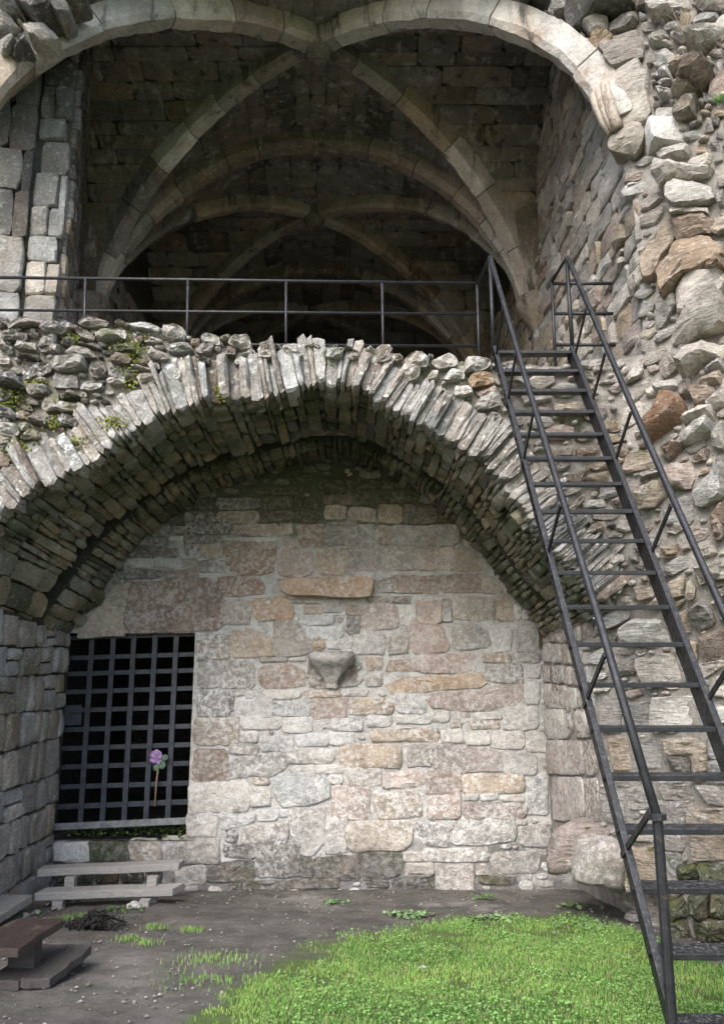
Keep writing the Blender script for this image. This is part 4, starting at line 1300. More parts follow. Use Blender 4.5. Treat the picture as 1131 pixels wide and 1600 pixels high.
# springer corbels at the rear springers
def springer(parent, P, d, rng, col, size=1.0, label=None):
    """conical carved corbel under a springing; d points out of the wall"""
    d = Vector(d).normalized()
    s = d.cross(Vector((0, 0, 1))).normalized()
    rows = [(.10, .30, .30), (.0, .31, .33), (-.08, .26, .27), (-.12, .25, .25), (-.22, .19, .18), (-.34, .13, .12), (-.42, .10, .08), (-.50, .03, .02)]
    v, f = [], []
    K = 12
    for z, w, o in rows:
        for k in range(K + 1):
            a = math.pi * k / K
            q = P + s * (-math.cos(a) * w * size) + d * (math.sin(a) ** .8 * o * size - .08) + Vector((0, 0, z * size))
            q += Vector((nz(q, 7), nz(q, 7, 3), nz(q, 7, 6))) * .02
            v.append(q)
    n = K + 1
    f = [(r * n + k, r * n + k + 1, (r + 1) * n + k + 1, (r + 1) * n + k) for r in range(len(rows) - 1) for k in range(K)]
    f.append(tuple(range(n))); f.append(tuple((len(rows) - 1) * n + k for k in range(n - 1, -1, -1)))
    ob = link_mesh('springer', v, f, M['rib'], parent, P, smooth=True, color=col)
    return ob
for ib in range(NBAY):
    y = YB + LB + ib * 2 * LB
    for sg in (1, -1):
        p = Vector((xc(y) + sg * (hw(y, sg) - .02), y, ZS - .05))
        springer(rv, p, (-sg, 0, 0), rngu, (.24, .2, .165) if ib == 0 else (.16, .14, .12))
        # the mass of stone over the springing where three ribs part
        K = 8
        v = []
        for z, a, b in ((ZS - .02, .22, .24), (ZS + .35, .26, .30), (ZS + .8, .34, .40), (ZS + 1.15, .30, .48)):
            for k in range(K):
                an = 2 * math.pi * k / K
                v.append(Vector((p.x + sg * .08 + math.cos(an) * a - sg * (z - ZS) * .10, y + math.sin(an) * b, z)))
        f = [(r * K + k, r * K + (k + 1) % K, (r + 1) * K + (k + 1) % K, (r + 1) * K + k) for r in range(3) for k in range(K)]
        link_mesh('springing_block', v, f, M['web'], rv, p, smooth=True, color=(.115, .09, .07))

# front right springer with its mouldings
def front_right():
    P = Vector((2.40, 5.92, ZS))
    pts = [(848 + x / S4, y / S4) for x, y in ((405, 925), (450, 840), (560, 785), (630, 800), (645, 900), (585, 1000), (440, 970))]
    sf = lambda x, y: (at_y(x, y, 5.80), Vector((-.5, -.85, -.15)).normalized())
    lump(right, 'springer', pts, sf, .14, 'right', (.36, .32, .27), rngr, rough=.03, bev=.09, label='worn carved corbel at the foot of the front rib')
    pts = [(848 + x / S4, y / S4) for x, y in ((630, 775), (948, 768), (957, 900), (930, 948), (650, 925))]
    lump(right, 'stone', pts, lambda x, y: (at_y(x, y, 5.60), Vector((-.2, -1, 0)).normalized()), .12, 'back_plain', (.52, .50, .47), rngr, rough=.008, bev=.015, corner=.05, label='pale squared block beside the carved corbel')
    for k, (a, b) in enumerate((((318, 590), (430, 835)), ((352, 560), (450, 815)), ((385, 520), (470, 800)))):
        g = Geo()
        A = at_y(848 + a[0] / S4, a[1] / S4, 5.86 - .05 * k); B = at_y(848 + b[0] / S4, b[1] / S4, 5.80 - .05 * k)
        pts_ = [A.lerp(B, t) + Vector((-.02 * math.sin(math.pi * t), 0, 0)) for t in (0, .33, .66, 1)]
        g.tube(pts_, .045, 10)
        g.build('moulding', M['rib'], right, A, smooth=True, color=(.40, .34, .28))
front_right()

# ------------------------------------------------------------------ side walls of the upper storey, its floor and end
wr = empty('upper_right_wall', (2.4, 7.2, FLOOR_Z), 'receding inner wall of slanting rubble courses on the right of the upper storey', 'wall')
def XR(y): return xc(y) + hw(y)
def NR(y): return Vector((-1, -.02, 0)).normalized()
def lun(y, yb): 
    v = (y - yb) / LB
    return arcp(max(-1, min(1, v)))
def lun_all(y):
    k = max(0, min(NBAY - 1, int((y - (YB - LB)) // (2 * LB))))
    return lun(y, YB + k * 2 * LB)
def wall_sheet(Xf, y0, y1, ztop, mat, parent, off):
    vv, ff = [], []
    n, m_ = 40, 14
    for j in range(n + 1):
        y = lerp(y0, y1, j / n)
        for i in range(m_ + 1):
            z = lerp(FLOOR_Z - .1, ztop(y) + .06, i / m_)
            vv.append((Xf(y) + off, y, z))
    ff = [(j * (m_ + 1) + i, j * (m_ + 1) + i + 1, (j + 1) * (m_ + 1) + i + 1, (j + 1) * (m_ + 1) + i) for j in range(n) for i in range(m_)]
    link_mesh('mortar', vv, ff, M[mat], parent, smooth=True)
WTOP = lambda y: 9.3
wall_sheet(XR, 5.9, YB + LB, WTOP, 'mortar_mid', wr, .03)
course_wall(wr, 5.82, YB + LB, FLOOR_Z - .05, WTOP, XR, NR, rngu, 'upper', (.13, .25), (.25, .7), 'pgpgbkp', .035, limit=300, rough=.022, bev=.014, depth=.1, wav=.05, gap=.005)

wl = empty('upper_left_wall', (-3.1, 7.0, FLOOR_Z), 'shadowy left wall and broken pier of grey blocks at the left of the upper storey', 'wall')
LW = [(-5.2, 6.2), (-3.3, 6.56), (-3.12, 6.62), (-2.88, 6.68), (-2.86, 6.72), (-3.36, 8.2), (-3.80, 9.45)]
g = Geo()
vv = []
for (x, y) in LW:
    for i in range(15):
        z = lerp(FLOOR_Z - .1, 7.9 if y < 6.6 else 8.7 if y < 6.7 else 9.4, i / 14)
        vv.append((x - .03 if y > 6.7 or y < 6.6 else x, y + .03, z))
g.add(vv, [(j * 15 + i, (j + 1) * 15 + i, (j + 1) * 15 + i + 1, j * 15 + i + 1) for j in range(len(LW) - 1) for i in range(14)])
g.build('mortar', M['mortar_dark'], wl, smooth=False)
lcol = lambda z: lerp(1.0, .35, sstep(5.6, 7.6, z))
def seg_wall(parent, A, B, z0, z1, rng, hs, ws, mat, codes, prot, dark=True, **kw):
    A, B = Vector((*A, 0)), Vector((*B, 0))
    d = (B - A); L = d.length; d.normalize()
    n = Vector((d.y, -d.x, 0))
    if n.dot(Vector((0, 0, 0)) - (A + B) / 2 + Vector((0, 2, 0))) < 0: n = -n
    z = z0
    while z < z1:
        h = rng.uniform(*hs)
        t = -rng.uniform(0, ws[0])
        while t < L:
            w = rng.uniform(*ws)
            a, b = max(t, 0), min(t + w, L)
            t += w
            if b - a < .05: continue
            gp = .003
            P = [A + d * (a + gp) + Vector((0, 0, z + gp)), A + d * (b - gp) + Vector((0, 0, z + gp)), A + d * (b - gp) + Vector((0, 0, z + h - gp)), A + d * (a + gp) + Vector((0, 0, z + h - gp))]
            c = colr(rng.choice(codes), rng, .14)
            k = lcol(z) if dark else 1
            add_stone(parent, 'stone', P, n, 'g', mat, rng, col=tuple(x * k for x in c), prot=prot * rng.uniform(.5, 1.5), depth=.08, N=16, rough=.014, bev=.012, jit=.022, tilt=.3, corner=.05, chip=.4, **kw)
        z += h
g = Geo(); g.add([(-3.95, 6.3, 4.5), (-3.95, 9.6, 4.5), (-3.95, 9.6, 10), (-3.95, 6.3, 10)], [(0, 1, 2, 3)]); g.add([(-4.2, 6.7, 4.5), (-4.2, 6.7, 10), (-3.3, 6.9, 10), (-3.3, 6.9, 4.5)], [(0, 1, 2, 3)]); g.add([(-4.2, 9.55, 4.5), (-4.2, 9.55, 10), (-3.52, 9.5, 10), (-3.52, 9.5, 4.5)], [(0, 1, 2, 3)])
g.build('core', M['mortar_dark'], wl)
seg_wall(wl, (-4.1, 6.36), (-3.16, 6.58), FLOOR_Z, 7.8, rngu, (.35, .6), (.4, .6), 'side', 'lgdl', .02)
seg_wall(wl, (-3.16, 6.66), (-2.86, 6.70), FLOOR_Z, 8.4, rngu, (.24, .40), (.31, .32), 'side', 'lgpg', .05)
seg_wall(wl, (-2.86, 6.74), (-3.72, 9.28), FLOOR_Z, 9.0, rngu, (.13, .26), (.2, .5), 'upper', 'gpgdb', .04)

g = Geo()
vv = []
fl = [(-4.4, 6.15), (2.7, 6.15), (2.9, 18.2), (-5, 18.2)]
up_ = [Vector((x, y, FLOOR_Z)) for x, y in fl]
dn_ = [Vector((x, y, FLOOR_Z - .25)) for x, y in fl]
g.add(up_ + dn_, [(0, 1, 2, 3), (7, 6, 5, 4), (0, 4, 5, 1), (1, 5, 6, 2), (2, 6, 7, 3), (3, 7, 4, 0)])
ob = g.build('upper_floor', M['mortar_mid'])
tag(ob, kind='structure')
# deep walls and end wall
dw = empty('inner_end_wall', (-1, 17.9, FLOOR_Z), 'dark far end and deep side walls closing the upper storey behind the ribs', 'wall')
YE = YB + LB + 2 * LB * (NBAY - 1)
def XL(y): return xc(y) - hw(y, -1)
g = Geo()
for Xf in (XR, XL):
    vv = []
    for j in range(21):
        y = lerp(YB + LB, YE, j / 20)
        for i in range(8):
            vv.append((Xf(y), y, lerp(FLOOR_Z - .1, 9.3, i / 7)))
    g.add(vv, [(j * 8 + i, j * 8 + i + 1, (j + 1) * 8 + i + 1, (j + 1) * 8 + i) for j in range(20) for i in range(7)])
g.add([(-5, YE, FLOOR_Z - .1), (3, YE, FLOOR_Z - .1), (3, YE, 9.4), (-5, YE, 9.4)], [(0, 1, 2, 3)])
g.build('wall_sheet', M['mortar_dark'], dw)
course_wall(dw, YB + LB + .1, YB + 3 * LB, FLOOR_Z, lambda y: ZS + 1.0, XR, NR, rngu, 'web', (.2, .3), (.3, .7), 'bkrbg', .02)
course_wall(dw, YB + LB + .1, YB + 3 * LB, FLOOR_Z, lambda y: ZS + 1.0, XL, lambda y: Vector((1, 0, 0)), rngu, 'web', (.2, .3), (.3, .7), 'gdbg', .02)

# broken edge of the vault, upper left corner
TL = """d3 95,40,180,20,250,60,290,110,200,140; g3 20,60,80,30,120,90,60,130; p2 130,180,230,140,290,190,240,230,160,220; g3 0,130,60,110,110,160,60,200,0,190; g2 0,220,70,210,110,240,30,300; d2 60,250,150,220,160,260,80,300
g3 230,40,330,20,360,90,300,120; d2 300,-20,420,-30,430,20,330,40; p2 150,-20,230,-20,240,30,170,40; g2 0,-20,60,-20,70,40,0,60; g2 60,-30,140,-30,150,10,80,20"""
S31 = 3.075
tlw = empty('broken_vault_edge', (-2.8, 5.9, 8.0), 'broken rubble edge of the vault at the upper left corner', 'wall')
def surf_tl(px, py): return at_y(px, py, 5.95), Vector((.1, -1, -.1)).normalized()
traced(tlw, parse(TL, 0, 0, S31), surf_tl, 'right', rngr, prot=.06, depth=.2, **kwr)
fill_gaps(tlw, [(-40, -30), (120, -30), (70, 30), (30, 70), (-40, 120)], surf_tl, 'right', rngr, ((8, 16, .4, .6), (4, 8, .5, .8)), 900, 60, 'gpgd', .05, .1, .5, limit=30, rough=.02, bev=.02, tilt=.4)
v_ = [at_y(x, y, 6.05) for x, y in ((-160, -200), (150, -200), (125, -20), (88, 22), (30, 66), (-30, 120), (-160, 260))]
v2 = [p + Vector((-.0, .5, .1)) for p in v_]
link_mesh('mortar', v_ + v2, [tuple(range(7)), tuple(range(13, 6, -1))] + [(i, (i + 1) % 7, 7 + (i + 1) % 7, 7 + i) for i in range(7)], M['mortar_mid'], tlw, smooth=False)

# the walls go on past the edges of the picture
def run_on(parent, xs, zs, Yf, rng, codes, mat_attr, prot, skip=None):
    g = Geo()
    z = zs[0]
    while z < zs[1]:
        h = rng.uniform(.09, .2)
        x = xs[0] - rng.uniform(0, .2)
        while x < xs[1]:
            w = rng.uniform(.14, .42)
            if not (skip and skip(x + w / 2, z + h / 2)):
                gp = .012
                P = [Vector((a, Yf(a, b), b)) for a, b in ((x + gp, z + gp), (x + w - gp, z + gp + rng.uniform(-.02, .02)), (x + w - gp, z + h - gp), (x + gp, z + h - gp + rng.uniform(-.02, .02)))]
                n = (P[1] - P[0]).cross(P[3] - P[0]).normalized()
                if n.y > 0: n = -n
                v, f, c = stone_geo(P, n, prot * rng.uniform(.5, 1.6), .1, rng, N=12, rough=.024, bev=.014, jit=.07, tilt=.4, corner=.09, chip=.6)
                g.add(v, f, colr(rng.choice(codes), rng))
            x += w
        z += h
    ob = g.build('small_stones', M[mat_attr], parent, smooth=False)
    ob['kind'] = 'stuff'
def off_right(x, z):
    q = proj((x, right_y(x, z), z))
    return q[0] < 1150
run_on(right, (2.4, 4.1), (-.1, 9.4), right_y, rngr, 'pgpgbkp', 'small_attr', .05, off_right)
def off_left(x, z):
    q = proj((x, FACE_Y, z))
    return q[0] > -16 or z > 4.85 or x > RIMF[0].x - .45 + .5 * max(0, z - 3.2)
run_on(face, (-5.0, -2.9), (2.0, 4.8), lambda x, z: FACE_Y + .02, rngf, 'gdgpg', 'small_attr', .05, off_left)
# ------------------------------------------------------------------ metal stairs
st = empty('metal_staircase', (1.5, 3.35, ground_z(1.5, 3.35)), 'steep black iron open staircase with tubular handrails leaning up to the ledge', 'stairs')
SL = 1.56
TOP_D, TOP_H = 5.86, 2.49
def line(h): return TOP_D - (TOP_H - h) / SL       # depth of the stringer line at height h above the eye
WT = .60
def XLft(h): return lerp(1.085, 1.225, (TOP_H - h) / 3.9)
def STP(side, h, up=0.0, out=0.0):
    """a point on the stair at height h: side 0 left, 1 right; `up` metres straight above the stringer line"""
    return Vector((XLft(h) + side * WT + out, line(h), EYE + h + up))
LADDER_BOT = -1.52
perp = Vector((0, -SL, 1)).normalized() if False else Vector((0, -math.sin(math.atan(SL)), math.cos(math.atan(SL))))
along = Vector((0, math.cos(math.atan(SL)), math.sin(math.atan(SL))))
for side in (0, 1):
    g = Geo()
    a, b = STP(side, LADDER_BOT), STP(side, TOP_H + .02)
    t = (b - a).normalized()
    g.bar(a, b, .012, .125, up=perp)                                             # web
    sg = 1 if side == 0 else -1
    g.bar(a + perp * .060 + Vector((sg * -.013, 0, 0)), b + perp * .060 + Vector((sg * -.013, 0, 0)), .030, .010, up=perp)   # upper flange
    ob = bevel(g.build('stringer', M['iron'], st, STP(side, LADDER_BOT)), .002)
NT_ = 19
TH = [TOP_H - .2144 * k for k in range(NT_)]
for k, h in enumerate(TH):
    g = Geo()
    y = line(h)
    x0, x1 = XLft(h) + .008, XLft(h) + WT - .008
    c = Vector(((x0 + x1) / 2, y - .01, EYE + h - .004))
    g.box(c, ((x1 - x0) / 2, 0, 0), (0, .06, 0), (0, 0, .005))                        # plate
    g.box(c + Vector((0, -.062, -.008)), ((x1 - x0) / 2, 0, 0), (0, .006, 0), (0, 0, .013))   # nosing
    ob = bevel(g.build('tread', M['iron'], st, c), .003)
for side in (0, 1):
    for h in TH[1::1]:
        g = Geo()
        sg = -1 if side == 0 else 1
        p = STP(side, h - .02, 0, sg * .012)
        g.tube([p + Vector((-.012, 0, 0)), p + Vector((.012, 0, 0))], .017, 6)
        g.build('bolt', M['iron'], st, p)
    # handrail parallel to the stringer, post at each end, struts
    HR = .86
    hb = LADDER_BOT + .06
    o_ = -.02 if side == 0 else .02
    g = Geo()
    top = STP(side, TOP_H, HR, o_)
    bot = STP(side, hb, HR, o_)
    g.tube([bot.lerp(top, q) + Vector((.004 * math.sin(7 * q + side), .004 * math.cos(5 * q), 0)) for q in (0, .2, .4, .6, .8, 1)], .020, 12)
    g.build('handrail', M['iron'], st, bot, smooth=True)
    g = Geo()
    g.tube([STP(side, hb, 0, o_), bot + Vector((0, 0, .01))], .021, 12)
    g.tube([bot + Vector((0, 0, -.012)), bot + Vector((0, 0, .012))], .036, 12)
    g.build('post', M['iron'], st, STP(side, hb, 0, o_), smooth=False)
    g = Geo()
    g.tube([STP(side, TOP_H - .02, 0, o_), top], .017, 10)
    g.build('post', M['iron'], st, STP(side, TOP_H, 0, o_), smooth=True)
    for h in (2.42, 1.93, 1.37, .66, -.19, -.83):
        p = STP(side, h, 0, o_ * .8)
        g = Geo()
        g.bar(p - perp * .03, p + perp * HR * math.cos(math.atan(SL)) * .99, .026, .012, up=(1, 0, 0))
        g.build('strut', M['iron'], st, p)

# ------------------------------------------------------------------ railing on the ledge
RY = 6.42
rl = empty('ledge_railing', at_y(440, 560, RY), 'thin black iron railing with three rails along the ledge, left of the stairs', 'railing')
def rail(parent, px0, py0, px1, py1, r=.014, y=RY, name='rail'):
    a, b = at_y(px0, py0, y), at_y(px1, py1, y)
    g = Geo(); g.tube([a, b], r, 10)
    return g.build(name, M['iron'], parent, a, smooth=True)
rail(rl, -40, 433, 745, 443, .015)
rail(rl, -40, 484, 748, 491, .013)
rail(rl, -40, 536, 749, 541, .013)
for (x0, y0, x1, y1) in ((-20, 434, -22, 540), (134, 436, 132, 545), (294, 438, 292, 560), (447, 440, 447, 570), (597, 442, 599, 580), (745, 443, 749, 590)):
    rail(rl, x0, y0, x1, y1, .013, name='post')
g = Geo(); A = at_y(745, 443, RY); g.tube([A, STP(0, TOP_H, .86, -.02)], .012, 8); g.build('return_rail', M['iron'], rl, A, smooth=True)
rs = empty('short_railing', at_y(865, 560, RY), 'short black iron railing let into the wall at the right of the stair head', 'railing')
for y_, x0, x1 in ((443, 862, 956), (490, 865, 958), (539, 868, 962)):
    a = at_y(x0, y_, 6.35); b = at_y(x1, y_, 6.2)
    g = Geo(); g.tube([a, b], .015, 10); g.build('rail', M['iron'], rs, a, smooth=True)
a, b = at_y(862, 440, 6.35), at_y(868, 592, 6.35)
g = Geo(); g.tube([a, b], .014, 10); g.build('post', M['iron'], rs, b, smooth=True)
g = Geo(); g.tube([a, STP(1, TOP_H, .86, .02)], .014, 8); g.build('return_rail', M['iron'], rs, a, smooth=True)

# ------------------------------------------------------------------ iron gate with a flower
GY = BACK_Y + .09
gate = empty('iron_gate', at_y(195, 1290, GY), 'dark iron lattice gate of flat bars in the low opening at the left', 'gate')
def flat(px0, py0, px1, py1, w, dpt, y, name, mat='gate', parent=gate, up=(0, -1, 0)):
    a, b = at_y(px0, py0, y), at_y(px1, py1, y)
    g = Geo()
    t = (b - a).normalized()
    sd = t.cross(Vector((0, 1, 0))).normalized()
    g.box((a + b) / 2, t * ((b - a).length / 2), sd * w / 2, Vector((0, dpt / 2, 0)))
    return bevel(g.build(name, M[mat], parent, a), .002)
for (xt, xb) in ((145, 126), (178, 160), (210, 194), (243, 228), (276, 262)):
    flat(xt, 992, xb, 1284, .052, .014, GY - .022, 'vertical_bar')
for yr in (1023, 1048, 1076, 1105, 1135, 1164, 1193, 1224):
    flat(84, yr + 6, 312, yr - 1, .046, .012, GY, 'horizontal_bar')
flat(84, 1261, 312, 1252, .05, .012, GY, 'horizontal_bar')
flat(84, 1292, 298, 1282, .062, .016, GY - .04, 'bottom_bar', 'gate_pale')['label'] = 'pale dusty bottom bar'
flat(84, 998, 312, 991, .04, .012, GY, 'horizontal_bar')
# sheet of grey metal filling one cell at the left
flat(92, 1118, 128, 1117, .20, .006, GY + .02, 'plate')

fl_ = empty('purple_flower', at_y(244, 1258, GY - .05), 'artificial purple flower with green leaves stuck upright in the gate bars', 'flower')
FM = dict(stem=plain_mat('flower_stem', (.22, .15, .10), .8), leaf=plain_mat('flower_leaf', (.09, .15, .09), .7), petal=plain_mat('flower_petal', (.17, .085, .22), .7, tint=(.34, .22, .38), vscale=60))
FYY = GY - .07
g = Geo(); a = at_y(242, 1260, FYY)
g.tube([a, at_y(245, 1220, FYY), at_y(248, 1196, FYY)], [.008, .010, .011], 8); g.build('stem', FM['stem'], fl_, a, smooth=True)
def petal(name, px, py, rx, ry, ang, mat, cup=.012, rng=random.Random(3)):
    c = at_y(px, py, FYY - .015)
    s = 8.0 / FPX
    v = [c + Vector((0, -.004, 0))]
    K = 12
    for ring, rr in ((1, .55), (2, 1.0)):
        for k in range(K):
            a_ = 2 * math.pi * k / K
            x, z = math.cos(a_) * rx * rr * s, math.sin(a_) * ry * rr * s
            X, Z = x * math.cos(ang) - z * math.sin(ang), x * math.sin(ang) + z * math.cos(ang)
            v.append(c + Vector((X, -cup * rr * rr + .006 * math.sin(3 * a_) * rr, Z)))
    back_ = [q + Vector((0, .004, 0)) for q in v]
    f = [(0, 1 + k, 1 + (k + 1) % K) for k in range(K)] + [(1 + k, 1 + K + k, 1 + K + (k + 1) % K, 1 + (k + 1) % K) for k in range(K)]
    n = len(v)
    f2 = [tuple(reversed([i + n for i in q])) for q in f]
    f3 = [(1 + K + k, n + 1 + K + k, n + 1 + K + (k + 1) % K, 1 + K + (k + 1) % K) for k in range(K)]
    link_mesh(name, v + back_, f + f2 + f3, mat, fl_, c)
for (px, py, rx, ry, an) in ((242, 1178, 7, 5, .4), (249, 1180, 4.5, 7, .2), (241, 1187, 6, 5, -.2), (248, 1189, 4, 5, .3), (245, 1175, 4, 4, 0)):
    petal('petal', px, py, rx, ry, an, FM['petal'])
for (px, py, rx, ry, an) in ((257.5, 1184, 5.5, 4.8, .2), (253.5, 1195, 5, 6.5, .2), (244.5, 1199, 4, 6, -.5)):
    petal('leaf', px, py, rx, ry, an, FM['leaf'], .004)

# ------------------------------------------------------------------ plank seats
def wood(name, c1, c2, dark, wet=.75, axis=(14, 1, 14)):
    t = NT(name)
    tc = t.n('ShaderNodeTexCoord')
    gr = t.noise(9, 7, .65, vec=tc.outputs['Object'], stretch=axis, dist=.4)
    c = t.mix(t.rng(gr, .32, .68), c1, c2)
    c = t.mix(t.rng(t.noise(26, 8, .7, vec=tc.outputs['Object'], stretch=axis), .58, .66, 0, .8), c, dark)
    c = t.mix(t.rng(t.noise(5, 7, .65), .55, .7, 0, .5), c, dark)
    t.l(c, t.b.inputs['Base Color'])
    t.b.inputs['Roughness'].default_value = wet
    t.l(t.bump(gr, .7, .02, t.bump(t.noise(70, 6, .7, vec=tc.outputs['Object'], stretch=axis), .5, .008)), t.b.inputs['Normal'])
    return t.m
WX = wood('grey_weathered_wood_across', (.26, .245, .225), (.36, .345, .32), (.12, .11, .10), axis=(1, 14, 14))
WY = wood('grey_weathered_wood_along', (.26, .245, .225), (.36, .345, .32), (.12, .11, .10))
WB = wood('wet_brown_wood', (.020, .0135, .0115), (.046, .030, .025), (.16, .13, .11), .45)
WD = wood('dark_rotten_wood', (.04, .035, .032), (.08, .07, .064), (.02, .018, .017), .65)
def plank(parent, name, corners, th, mat, seed=0, ragged=0.0, split=None):
    """top outline corners in order (near-left, near-right, far-right, far-left) with thickness th; slightly warped and worn"""
    A, B, C_, D = [Vector(c) for c in corners]
    nx, ny = 10, 6
    def P(i, j):
        u, v = i / nx, j / ny
        q = A.lerp(B, u).lerp(D.lerp(C_, u), v)
        q.z += .006 * nz(q, 3, seed)
        if ragged and (i in (0, nx) or j in (0, ny)):
            q += Vector((nz(q, 22, seed), nz(q, 22, seed + 5), 0)) * ragged
        return q
    v, f = [], []
    for j in range(ny + 1):
        for i in range(nx + 1): v.append(P(i, j))
    n = len(v)
    v += [q - Vector((0, 0, th)) + Vector((0, 0, 0)) for q in v]
    W_ = nx + 1
    for j in range(ny):
        for i in range(nx):
            a = j * W_ + i
            f.append((a, a + 1, a + W_ + 1, a + W_)); f.append((n + a, n + a + W_, n + a + W_ + 1, n + a + 1))
    for i in range(nx):
        f.append((i, n + i, n + i + 1, i + 1)); a = ny * W_ + i; f.append((a, a + 1, n + a + 1, n + a))
    for j in range(ny):
        a = j * W_; f.append((a, a + W_, n + a + W_, n + a)); a = j * W_ + nx; f.append((a, n + a, n + a + W_, a + W_))
    ob = link_mesh(name, v, f, mat, parent, (A + B + C_ + D) / 4 - Vector((0, 0, th)), smooth=False)
    return bevel(ob, .006, 2)
def leg(parent, p, w, h, mat, d=None):
    g = Geo(); p = Vector(p)
    d = d or w
    g.box(p - Vector((0, 0, h / 2)), (w / 2, 0, 0), (0, d / 2, 0), (0, 0, h / 2))
    return bevel(g.build('leg', mat, parent, p - Vector((0, 0, h))), .004)
# seat below the gate
zA, zB = .375, .245
A1, B1 = at_z(59, 1359, zA), at_z(280, 1349, zA)
C1, D1 = at_z(290, 1341, zA), at_z(74, 1348, zA)
bn = empty('bench', (A1 + B1) / 2 - Vector((0, 0, .35)), 'pale grey two step plank bench standing under the gate', 'bench')
D1.y = A1.y + .17; C1.y = B1.y + .17
plank(bn, 'upper_plank', (A1, B1, C1, D1), .062, WX, 1)
A2, B2 = at_z(54, 1396, zB), at_z(270, 1388, zB)
C2, D2_ = Vector((B2.x + .06, B2.y + .18, zB)), Vector((A2.x + .03, A2.y + .18, zB))
plank(bn, 'lower_plank', (A2, B2, C2, D2_), .062, WX, 2)
for px in (107, 236):
    p = at_z(px, 1372, zA - .062); p.y = A1.y + .05
    leg(bn, (p.x, p.y, zA - .064), .085, .30, WX)
for px in (93, 227):
    p = at_z(px, 1405, zB - .062)
    leg(bn, (p.x, A2.y + .06, zB - .064), .085, .26, WX)
# seat along the left wall: pale top plank, brown middle plank, rotten lower plank
zP = .262
bl = empty('bench', (-2.2, 5.2, .3), 'dark bench along the left wall with a wet brown plank over a rotten one', 'bench')
farR, farL = at_z(52, 1397, zP), at_z(-40, 1397, zP)
nearR = at_z(-2, 1431, zP)
plank(bl, 'top_plank', (Vector((nearR.x - .3, nearR.y - .4, zP)), Vector((nearR.x, nearR.y - .4, zP)), farR, Vector((farR.x - .32, farR.y, zP))), .065, WY, 3)['label'] = 'pale grey top plank'
leg(bl, (farR.x - .12, farR.y - .25, zP - .065), .09, .20, WY)
zM = .66
fr, nr = at_z(100, 1436, zM), at_z(29, 1482, zM)
plank(bl, 'middle_plank', (Vector((nr.x - .36, nr.y, zM)), nr, fr, Vector((fr.x - .27, fr.y + .03, zM))), .045, WB, 4, ragged=.012)['label'] = 'wet red brown middle plank with a broken end'
zL = .47
fr2, nr2 = at_z(147, 1476, zL), at_z(78, 1530, zL)
pl = (fr2.x + nr2.x) / 2
plank(bl, 'lower_plank', (Vector((nr2.x - .155, nr2.y + .01, zL)), nr2, fr2, Vector((fr2.x - .145, fr2.y + .02, zL))), .05, WD, 5, ragged=.02)
plank(bl, 'lower_plank', (Vector((nr2.x - .36, nr2.y + .04, zL - .01)), Vector((nr2.x - .165, nr2.y + .01, zL - .01)), Vector((fr2.x - .155, fr2.y + .03, zL - .01)), Vector((fr2.x - .33, fr2.y + .05, zL - .01))), .05, WD, 6, ragged=.02)
for (x, y, z, h) in ((fr.x - .16, fr.y - .12, zM - .055, .42), (nr.x - .30, nr.y + .20, zM - .055, .42)):
    leg(bl, (x, y, z), .15, h, WD, .10)
for (x, y, z, h) in ((fr2.x - .2, fr2.y - .10, zL - .06, .3), (nr2.x - .2, nr2.y + .12, zL - .06, .3)):
    leg(bl, (x, y, z), .22, h, WD, .10)

# ------------------------------------------------------------------ lawn, weeds, pebbles, litter
rg = np.random.default_rng(7)
def scatter(n, xr, yr, accept):
    out = []
    while len(out) < n:
        x, y = rg.uniform(*xr), rg.uniform(*yr)
        if accept(x, y): out.append((x, y))
        n_try = 0
    return out
def grass_ok(x, y):
    a = grass_amount(x, y) - .55 * math.exp(-((x - 1.5) ** 2 + (y - 4.1) ** 2) / .16) - .5 * math.exp(-((x + .35) ** 2 / .08 + (y - 5.2) ** 2 / .05)) + .36 * nz((x, y, 1), 2.1) + .26 * nz((x, y, 5), 6) - .25 * sstep(-.2, -1.1, x)
    if a < -.15: return False
    k = sstep(-.15, .7, a) * sstep(-.5, .3, nz((x, y, 8), 2.6) + .7 * nz((x, y, 15), 7) + .45 * sstep(.3, 1.5, a))
    return rg.random() < k
def grass_material():
    t = NT('lawn_grass')
    at = t.n('ShaderNodeAttribute', attribute_name='Col')
    t.l(at.outputs['Color'], t.b.inputs['Base Color'])
    t.b.inputs['Roughness'].default_value = .6
    t.b.inputs['Specular IOR Level'].default_value = .2
    return t.m
GM = grass_material()
def blades(spots, hmin, hmax, wid, g, lean=.9, dry=.12, cl=None):
    for x, y in spots:
        z = ground_z(x, y) + .012
        h = rg.uniform(hmin, hmax)
        an = rg.uniform(0, 2 * math.pi)
        ln = rg.uniform(.1, lean) * h
        w = wid * rg.uniform(.7, 1.3)
        dx, dy = math.cos(an), math.sin(an)
        sx, sy = -dy * w / 2, dx * w / 2
        b = nz((x, y, 0), 1.6) * .5 + nz((x, y, 4), 6) * .35
        k = 1 + b * .7 + rg.uniform(-.22, .22)
        c = (.135 * k * (1 + .45 * b), .245 * k, .055 * k) if rg.random() > dry else (.26, .23, .12)
        v = [(x - sx, y - sy, z - .012), (x + sx, y + sy, z - .012), (x + dx * ln * .4 + sx * .8, y + dy * ln * .4 + sy * .8, z + h * .6), (x + dx * ln * .4 - sx * .8, y + dy * ln * .4 - sy * .8, z + h * .6), (x + dx * ln, y + dy * ln, z + h)]
        g.add(v, [(0, 1, 2, 3), (3, 2, 4)], c)
g = Geo()
spots = scatter(70000, (-2.4, 3.0), (3.2, 6.9), lambda x, y: abs(x) < .50 * y + .15 and grass_ok(x, y))
blades(spots, .006, .019, .0045, g)
